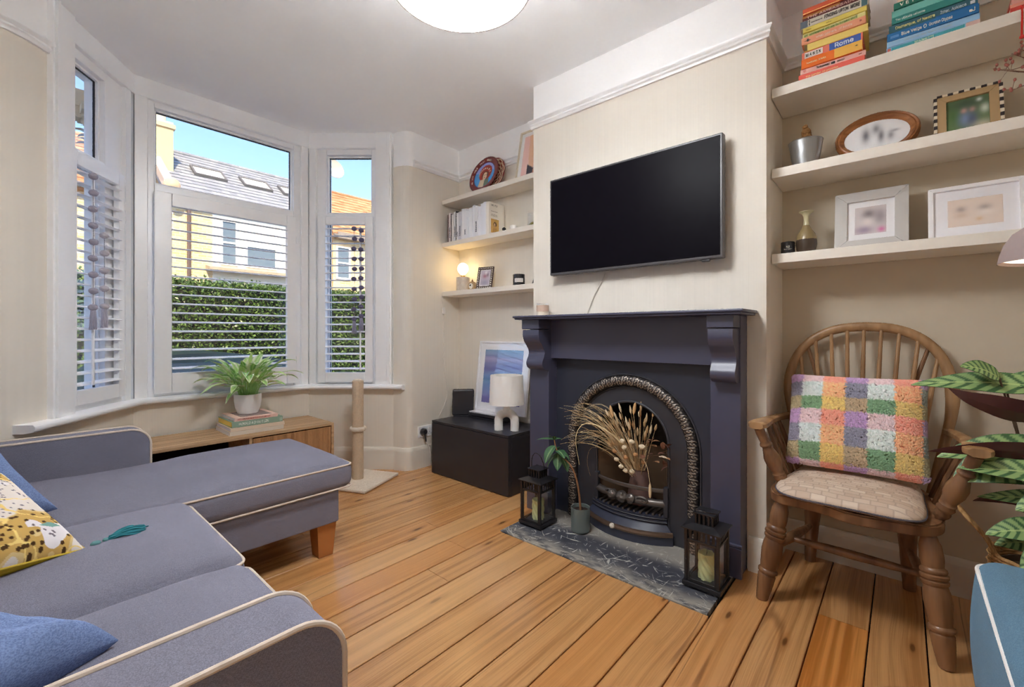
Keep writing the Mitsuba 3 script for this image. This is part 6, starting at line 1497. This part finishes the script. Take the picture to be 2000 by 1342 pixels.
# pile: short curls
cr_ = np.random.default_rng(8)
NP_ = 15000
fi = cr_.integers(0, len(top.faces), NP_); areas = top.area_faces; fi = cr_.choice(len(top.faces), NP_, p=areas / areas.sum())
bc = cr_.dirichlet((1, 1, 1), NP_); tri = top.vertices[top.faces[fi]]; P0 = (tri * bc[:, :, None]).sum(1); Nn = top.face_normals[fi]
uu_, vv_ = P0[:, 0] / cwid + 0.5, P0[:, 1] / chgt + 0.5
Cp = check(np.clip(uu_ + cr_.normal(0, 0.004, NP_), 0, 1), np.clip(vv_ + cr_.normal(0, 0.004, NP_), 0, 1)) * cr_.uniform(1.0, 1.5, NP_)[:, None]
tg = np.cross(Nn, cr_.normal(0, 1, (NP_, 3))); tg /= np.linalg.norm(tg, axis=1, keepdims=True); bt = np.cross(Nn, tg)
L_ = cr_.uniform(0.006, 0.011, NP_)[:, None]; w_ = 0.0022
pts = [P0 - tg * L_ * 0.6, P0 - tg * L_ * 0.3 + Nn * 0.0055 + bt * 0.001, P0 + tg * L_ * 0.3 + Nn * 0.0062 - bt * 0.001, P0 + tg * L_ * 0.6 + Nn * 0.001]
Vp = np.stack([q_ + s_ for q_ in pts for s_ in (bt * w_, -bt * w_ * 0.5 + Nn * 0.0025, -bt * w_)], 1)      # (N, 12, 3)
fq = [f for a in range(3) for b in range(2) for f in ((a * 3 + b, (a + 1) * 3 + b, (a + 1) * 3 + b + 1), (a * 3 + b, (a + 1) * 3 + b + 1, a * 3 + b + 1))]
Fp = (np.arange(NP_)[:, None, None] * 12 + np.array(fq)[None]).reshape(-1, 3)
pm_ = fr(trimesh.Trimesh(Vp.reshape(-1, 3), Fp, process=False), Cc_, e1, e2, n3)
obj('pile', pm_, 'vc_cloth', ck_, col=np.repeat(np.clip(Cp, 0, 1), 12, axis=0), smooth=True, kind='stuff')
# ---------------------------------------------------------------- bench under the window, books, pot plant
bn = thing('media_bench', 'low oak veneer bench with an open shelf and a ribbed drawer under the window', 'bench')
BX0, BX1, BY0, BY1, BZ = -3.415, -3.005, 0.10, 1.500, 0.420
obj('top', cb(BX0, BX1, BY0, BY1, BZ - 0.018, BZ, 0.002), 'oak', bn)
obj('side', cb(BX0, BX1, BY1 - 0.018, BY1, 0.0, BZ - 0.018, 0.001), 'oak', bn)
obj('side', cb(BX0, BX1, BY0, BY0 + 0.018, 0.0, BZ - 0.018, 0.001), 'oak', bn)
obj('divider', cb(BX0, BX1 - 0.004, 0.962, 0.980, 0.06, BZ - 0.018, 0.001), 'oak', bn)
obj('bottom', cb(BX0, BX1, BY0 + 0.018, BY1 - 0.018, 0.05, 0.068, 0.001), 'oak', bn)
obj('back', box(BX0, BX0 + 0.006, BY0 + 0.018, BY1 - 0.018, 0.068, BZ - 0.018), 'soot', bn, smooth=False)
dk = obj('drawer', cb(BX1 - 0.020, BX1 - 0.002, 0.984, BY1 - 0.021, 0.07, BZ - 0.026, 0.001), 'oak_front', bn)
for i in range(46):
    y = 0.990 + i * 0.0105
    if y < BY1 - 0.03: obj('rib', cb(BX1 - 0.003, BX1 + 0.0015, y, y + 0.0075, 0.071, BZ - 0.027, 0.001), 'oak_front', dk)
bz = BZ + 0.0005
def xbook(y0, y1, x0, x1, z0, tk, col, label, **kw):
    """spine towards +x"""
    cxx, cyy = (x0 + x1) / 2, (y0 + y1) / 2; w, d = y1 - y0, x1 - x0
    return book(cxx - w / 2, cxx + w / 2, cyy - d / 2, cyy + d / 2, z0, tk, col, label, rz=math.pi / 2 + kw.pop('rz', 0.0), **kw)
xbook(0.872, 1.186, -3.352, -3.068, bz, 0.025, (214, 204, 190), 'large grey-cream book at the bottom of the pile under the potted plant', page=(226, 226, 232)); bz += 0.0254
xbook(0.876, 1.190, -3.350, -3.067, bz, 0.023, (224, 206, 184), 'large cream book second from the bottom of the pile under the potted plant', page=(226, 226, 236), rz=0.006); bz += 0.0234
xbook(0.884, 1.180, -3.345, -3.068, bz, 0.036, (140, 164, 144), 'sage green book with white lettering in the pile under the potted plant', page=(236, 206, 100), title=[('HONALD A D UG E.LIN', 0.13, 0.70, 0.30, 0.42, (244, 244, 236))], bands=[(0.93, 0.99, 0.15, 0.75, (170, 190, 172))]); bz += 0.0364
bkk = xbook(0.900, 1.150, -3.335, -3.068, bz, 0.021, (238, 204, 190), 'pale pink spined art book on top of the pile under the potted plant', page=(240, 238, 240), title=[('PARIS  ARRONDISSEMENTS & NEIGHBOURHOODS', 0.06, 0.82, 0.3, 0.38, (176, 84, 70))], rz=-0.004)
obj('cover_picture', box(-3.31, -3.09, 0.94, 1.12, bz + 0.0206, bz + 0.0211), 'vc', bkk, smooth=False, col=S(150, 130, 128)); bz += 0.0216
ppx, ppy = -3.205, 1.016
pp_ = obj('plant_pot', lathe([(0, 0), (0.054, 0), (0.060, 0.006), (0.072, 0.045), (0.078, 0.085), (0.078, 0.122), (0.076, 0.128), (0.073, 0.126), (0.072, 0.10), (0, 0.10)], 40, (ppx, ppy, bz)), 'white_plaster', label='white rounded plant pot on the pile of books', cat='plant pot', smooth=60)
hs_ = thing('hosta_plant', 'leafy green and white striped houseplant in the white pot under the window', 'plant')
obj('soil', lathe([(0, 0.112), (0.070, 0.112), (0.070, 0.105), (0, 0.105)], 20, (ppx, ppy, bz)), 'vc', hs_, col=S(60, 44, 34))
hq = np.random.default_rng(31)
def hostac(kind):
    def fn(t, s_):
        a = np.abs(s_)
        g = np.array([S(150, 196, 104), S(184, 218, 130), S(120, 174, 92)][kind])
        c = np.ones((len(t), 3)) * g
        edge = a > (0.62 + 0.2 * np.sin(t * 9 + kind))
        c[edge] = S(232, 238, 206)
        c[(a < 0.14)] = S(196, 220, 150)
        return c
    return fn
z0_ = bz + 0.112
for i in range(92):
    az = hq.uniform(0, 2 * np.pi); el = hq.uniform(0.15, 1.35)
    rad = 0.05 * math.sqrt(hq.random()); b0 = np.array([ppx + rad * math.cos(az), ppy + rad * math.sin(az), z0_ - 0.004])
    ln = hq.uniform(0.10, 0.20) * (1.15 if el < 0.9 else 1.0)
    d = np.array([math.cos(az) * math.cos(el), math.sin(az) * math.cos(el), math.sin(el)])
    # petiole
    e1_ = b0 + np.array([d[0], d[1], d[2] + 0.5]) * ln * 0.62
    mid = b0 + np.array([d[0] * 0.35, d[1] * 0.35, 0.75]) * ln * 0.5
    lf = obj('leaf', *(lambda mc: (mc[0], 'leaf'))(leaf(e1_, d + [0, 0, 0.15], ln * hq.uniform(0.6, 0.85), hq.uniform(0.040, 0.062), hq.uniform(0.6, 1.6), 0.35, 9, 3, wave=0.12, colf=(cf := hostac(i % 3)))), hs_, smooth=True, col=cf(*[q.ravel() for q in np.meshgrid(np.linspace(0, 1, 9), np.linspace(-1, 1, 7), indexing='ij')]))
    obj('stalk', tube(spl([b0, mid, e1_], 7), 0.0022, 5), 'leaf', lf, col=S(150, 190, 110))
for b_, d_, L_q, W_q, bd_q, kd in (((-3.19, 1.02, 0.80), (0.1, 0.05, 1), 0.13, 0.042, 0.1, 1), ((-3.19, 1.07, 0.79), (0.1, 0.7, 0.9), 0.15, 0.036, 0.15, 1), ((-3.17, 1.20, 0.775), (0.0, 1, 0.35), 0.17, 0.045, 0.9, 1), ((-3.17, 0.93, 0.77), (0.3, -1, 0.2), 0.19, 0.040, 0.5, 1), ((-3.12, 0.96, 0.70), (0.6, -0.9, 0.1), 0.17, 0.036, 1.3, 2), ((-3.15, 0.90, 0.74), (0.3, -1, 0.1), 0.20, 0.034, 0.9, 1)):
    cf = hostac(kd); lf = obj('leaf', leaf(b_, d_, L_q, W_q, bd_q, 0.2, 9, 3, wave=0.05, colf=cf)[0], 'leaf', hs_, smooth=True, col=cf(*[q.ravel() for q in np.meshgrid(np.linspace(0, 1, 9), np.linspace(-1, 1, 7), indexing='ij')]))
    obj('stalk', tube(spl([(ppx, ppy, z0_), (np.array([ppx, ppy, z0_]) + np.array(b_)) / 2 + [0, 0, 0.02], b_], 8), 0.0022, 5), 'leaf', lf, col=S(160, 198, 116))

# ---------------------------------------------------------------- scratching post
sp_ = thing('scratching_post', 'tall cream and sisal cat scratching post on a square plush base', 'scratching post')
o2 = np.array([-2.888, 1.617]); a2 = math.atan2(0.379, -0.167)
bsq = rbox(-0.205, 0.205, -0.205, 0.205, 0.0008, 0.022, 0.009, k=3, m=10)
obj('base', xf(bsq, (o2[0], o2[1], 0), rz=a2), 'plush', sp_, smooth=50)
mat('plush', tex=weave((232, 220, 204), (206, 192, 174), 260.0), rough=0.95, spec=0.05, sheen=0.4)
def sisal(p, n, uv):
    f = p.z * 190; k = f - dr.floor(f)
    w = noise(p.x * 160, p.y * 160, p.z * 160)
    return mix(S(214, 192, 166), S(176, 150, 124), smoothstep(0.5, 1.0, dr.abs(2 * k - 1)) * 0.7 + 0.3 * w)
mat('sisal', tex=proc(sisal), rough=0.9, spec=0.1)
zz = np.arange(0.022, 0.712, 0.0018); pr_ = [(0, 0.022)] + [(0.0375 + 0.0012 * abs(math.sin(z * 190 * math.pi)), z) for z in zz] + [(0.034, 0.716), (0, 0.717)]
obj('post', lathe(pr_, 24, (o2[0], o2[1], 0)), 'sisal', sp_, smooth=60)
obj('collar', tube(np.c_[o2[0] + 0.047 * np.cos(np.linspace(0, 2 * np.pi, 32, endpoint=False)), o2[1] + 0.047 * np.sin(np.linspace(0, 2 * np.pi, 32, endpoint=False)), np.full(32, 0.375)], np.tile([[0.010, 0.016]], (32, 1)), 10, True, up=(0, 0, 1)), 'plush', sp_)
obj('cap', lathe([(0, 0.7175), (0.030, 0.7175), (0.026, 0.724), (0, 0.728)], 20, (o2[0], o2[1], 0)), 'plush', sp_)

# ---------------------------------------------------------------- calathea at the right
kp = thing('calathea', 'large calathea houseplant with striped leaves and purple undersides behind the pouffe', 'plant')
bxk, byk = 0.365, 2.18
kb = thing('basket', 'woven wicker basket with a loop handle holding the calathea', 'basket')
bw_ = np.random.default_rng(2)
mat('wicker', tex=oak((196, 156, 106), (150, 110, 66), 'z', 120.0), rough=0.7, spec=0.2)
for i in range(26):
    z = 0.012 + i * 0.0125; R_ = 0.118 + 0.026 * math.sin(min(1.0, z / 0.30) * np.pi * 0.62)
    tt = np.linspace(0, 2 * np.pi, 60, endpoint=False)
    rr_ = R_ + 0.0035 * np.sin(tt * 15 + (i % 2) * np.pi)
    obj('woven_strand', tube(np.c_[bxk + rr_ * np.cos(tt), byk + rr_ * np.sin(tt), np.full(60, z)], 0.006, 6, True), 'wicker', kb)
obj('liner', lathe([(0, 0.006), (0.11, 0.006), (0.128, 0.15), (0.125, 0.29), (0.12, 0.29), (0.12, 0.27), (0, 0.27)], 30, (bxk, byk, 0)), 'vc', kb, col=S(70, 54, 40))
for sx in (-1, 1):
    a0 = math.pi if sx < 0 else 0.0
    ex_ = np.array([math.cos(a0), math.sin(a0) - 0.2, 0])
    bp = np.array([bxk + 0.135 * math.cos(a0), byk, 0.325])
    hl = spl([bp + [0, -0.05, 0], bp + ex_ * 0.03 + [0, -0.055, 0.06], bp + ex_ * 0.075 + [0, -0.03, 0.115], bp + ex_ * 0.085 + [0, 0.005, 0.125], bp + ex_ * 0.06 + [0, 0.04, 0.085], bp + [0, 0.055, 0]], 30)
    for q in (0.0, 0.006): obj('handle', tube(hl + [0, q, q * 0.8], 0.0052, 7), 'wicker', kb)
def cal(up):
    def fn(t, s_):
        a = np.abs(s_)
        st = np.sin((t * 8.0 - a * 1.1) * 2 * np.pi)
        c = np.ones((len(t), 3)) * S(140, 168, 108)
        c[st > 0.30] = S(62, 96, 58)
        c[a < 0.07] = S(176, 196, 130)
        c[a > 0.90] = S(70, 104, 62)
        return c
    return fn
def cal_leaf(stem0, tip0, d, L, W, bend, roll=0.0, under=False, pale=False, fold=0.12):
    nt, ns = 64, 9
    m, c = leaf(tip0, d, L, W, bend, fold, nt, ns, roll=roll if under else (0.45 + 0.7 * abs(roll)) * (1 if d[0] > 0 else -1), wave=0.03, colf=cal(0), shape=0.62)
    lf = obj('leaf', m, 'leaf', kp, smooth=True, col=c if not under else np.tile(S(74, 40, 42), (len(c), 1)))
    if not under:
        # purple underside just below the blade
        m2 = trimesh.Trimesh(m.vertices - m.vertex_normals * 0.0012 * np.sign(m.vertex_normals[:, 2:].mean() or 1), m.faces[:, ::-1], process=False)
        obj('underside', m2, 'leaf', lf, smooth=True, col=S(96, 56, 56))
    s0, t0 = np.array(stem0, float), np.array(tip0, float)
    obj('stalk', tube(spl([s0, s0 * 0.45 + t0 * 0.55 + [0, 0, 0.05], t0], 12), 0.0030, 6), 'leaf', lf, col=S(92, 74, 56))
B0 = np.array([bxk, byk, 0.27])
def bb(): return B0 + bw_.normal(0, 0.025, 3) * [1, 1, 0]
# (tip, direction, length, width, bend, roll, underside shown)
for tip, d, L, W, bend, roll, un in (
    ((0.345, 2.12, 0.880), (-1, -0.05, 0.12), 0.30, 0.075, 0.35, 0.5, False),
    ((0.330, 2.05, 0.800), (-1, 0.10, 0.05), 0.21, 0.085, -0.55, 0.9, True),
    ((0.235, 2.10, 0.905), (-0.5, -0.2, 0.5), 0.10, 0.075, 0.9, -0.3, False),
    ((0.250, 2.14, 0.890), (1, -0.1, 0.25), 0.24, 0.075, 0.8, 0.3, False),
    ((0.330, 2.02, 0.775), (1, 0.0, 0.3), 0.16, 0.07, 0.9, 0.3, False),
    ((0.385, 2.00, 0.700), (-1, 0.05, -0.02), 0.30, 0.060, 0.25, 1.0, True),
    ((0.370, 2.06, 0.690), (-1, 0.0, 0.05), 0.27, 0.105, 0.55, 0.35, False),
    ((0.330, 2.05, 0.660), (-1, -0.25, -0.05), 0.22, 0.125, 0.75, 0.45, False),
    ((0.390, 1.98, 0.640), (-1, 0.0, 0.05), 0.24, 0.075, 0.25, 0.3, False),
    ((0.370, 2.02, 0.565), (-1, 0.1, -0.10), 0.18, 0.045, 0.2, 0.7, False),
    ((0.330, 2.06, 0.535), (-1, 0.0, 0.05), 0.15, 0.055, 0.5, 0.9, True),
    ((0.400, 1.94, 0.570), (-1, -0.1, 0.15), 0.15, 0.120, 0.8, 0.15, False),
    ((0.345, 1.98, 0.470), (-1, -0.1, 0.10), 0.15, 0.085, 0.7, 0.1, False),
    ((0.370, 1.94, 0.430), (-0.7, -0.4, 0.0), 0.14, 0.095, 0.8, 0.2, False),
    ((0.335, 2.02, 0.430), (-0.9, -0.2, 0.0), 0.12, 0.07, 0.5, 0.3, False),
    ((0.390, 2.12, 0.860), (0.8, -0.6, 0.4), 0.22, 0.12, 1.1, 0.2, False),
    ((0.370, 1.97, 0.850), (-0.5, -0.6, 0.3), 0.16, 0.10, 1.0, 0.3, False),
    ((0.430, 2.10, 0.760), (1, 0.1, 0.2), 0.22, 0.11, 0.9, 0.2, False),
    ((0.420, 2.28, 0.700), (0.7, 0.5, 0.3), 0.18, 0.11, 0.9, 0.0, False),
    ((0.310, 2.22, 0.600), (-0.4, 0.6, 0.4), 0.18, 0.10, 0.9, 0.0, False),
    ((0.440, 2.0, 0.50), (0.6, -0.8, 0.2), 0.17, 0.11, 0.9, 0.0, False)):
    cal_leaf(bb(), tip, d, L * 1.08, W * 1.15, bend, roll, un)
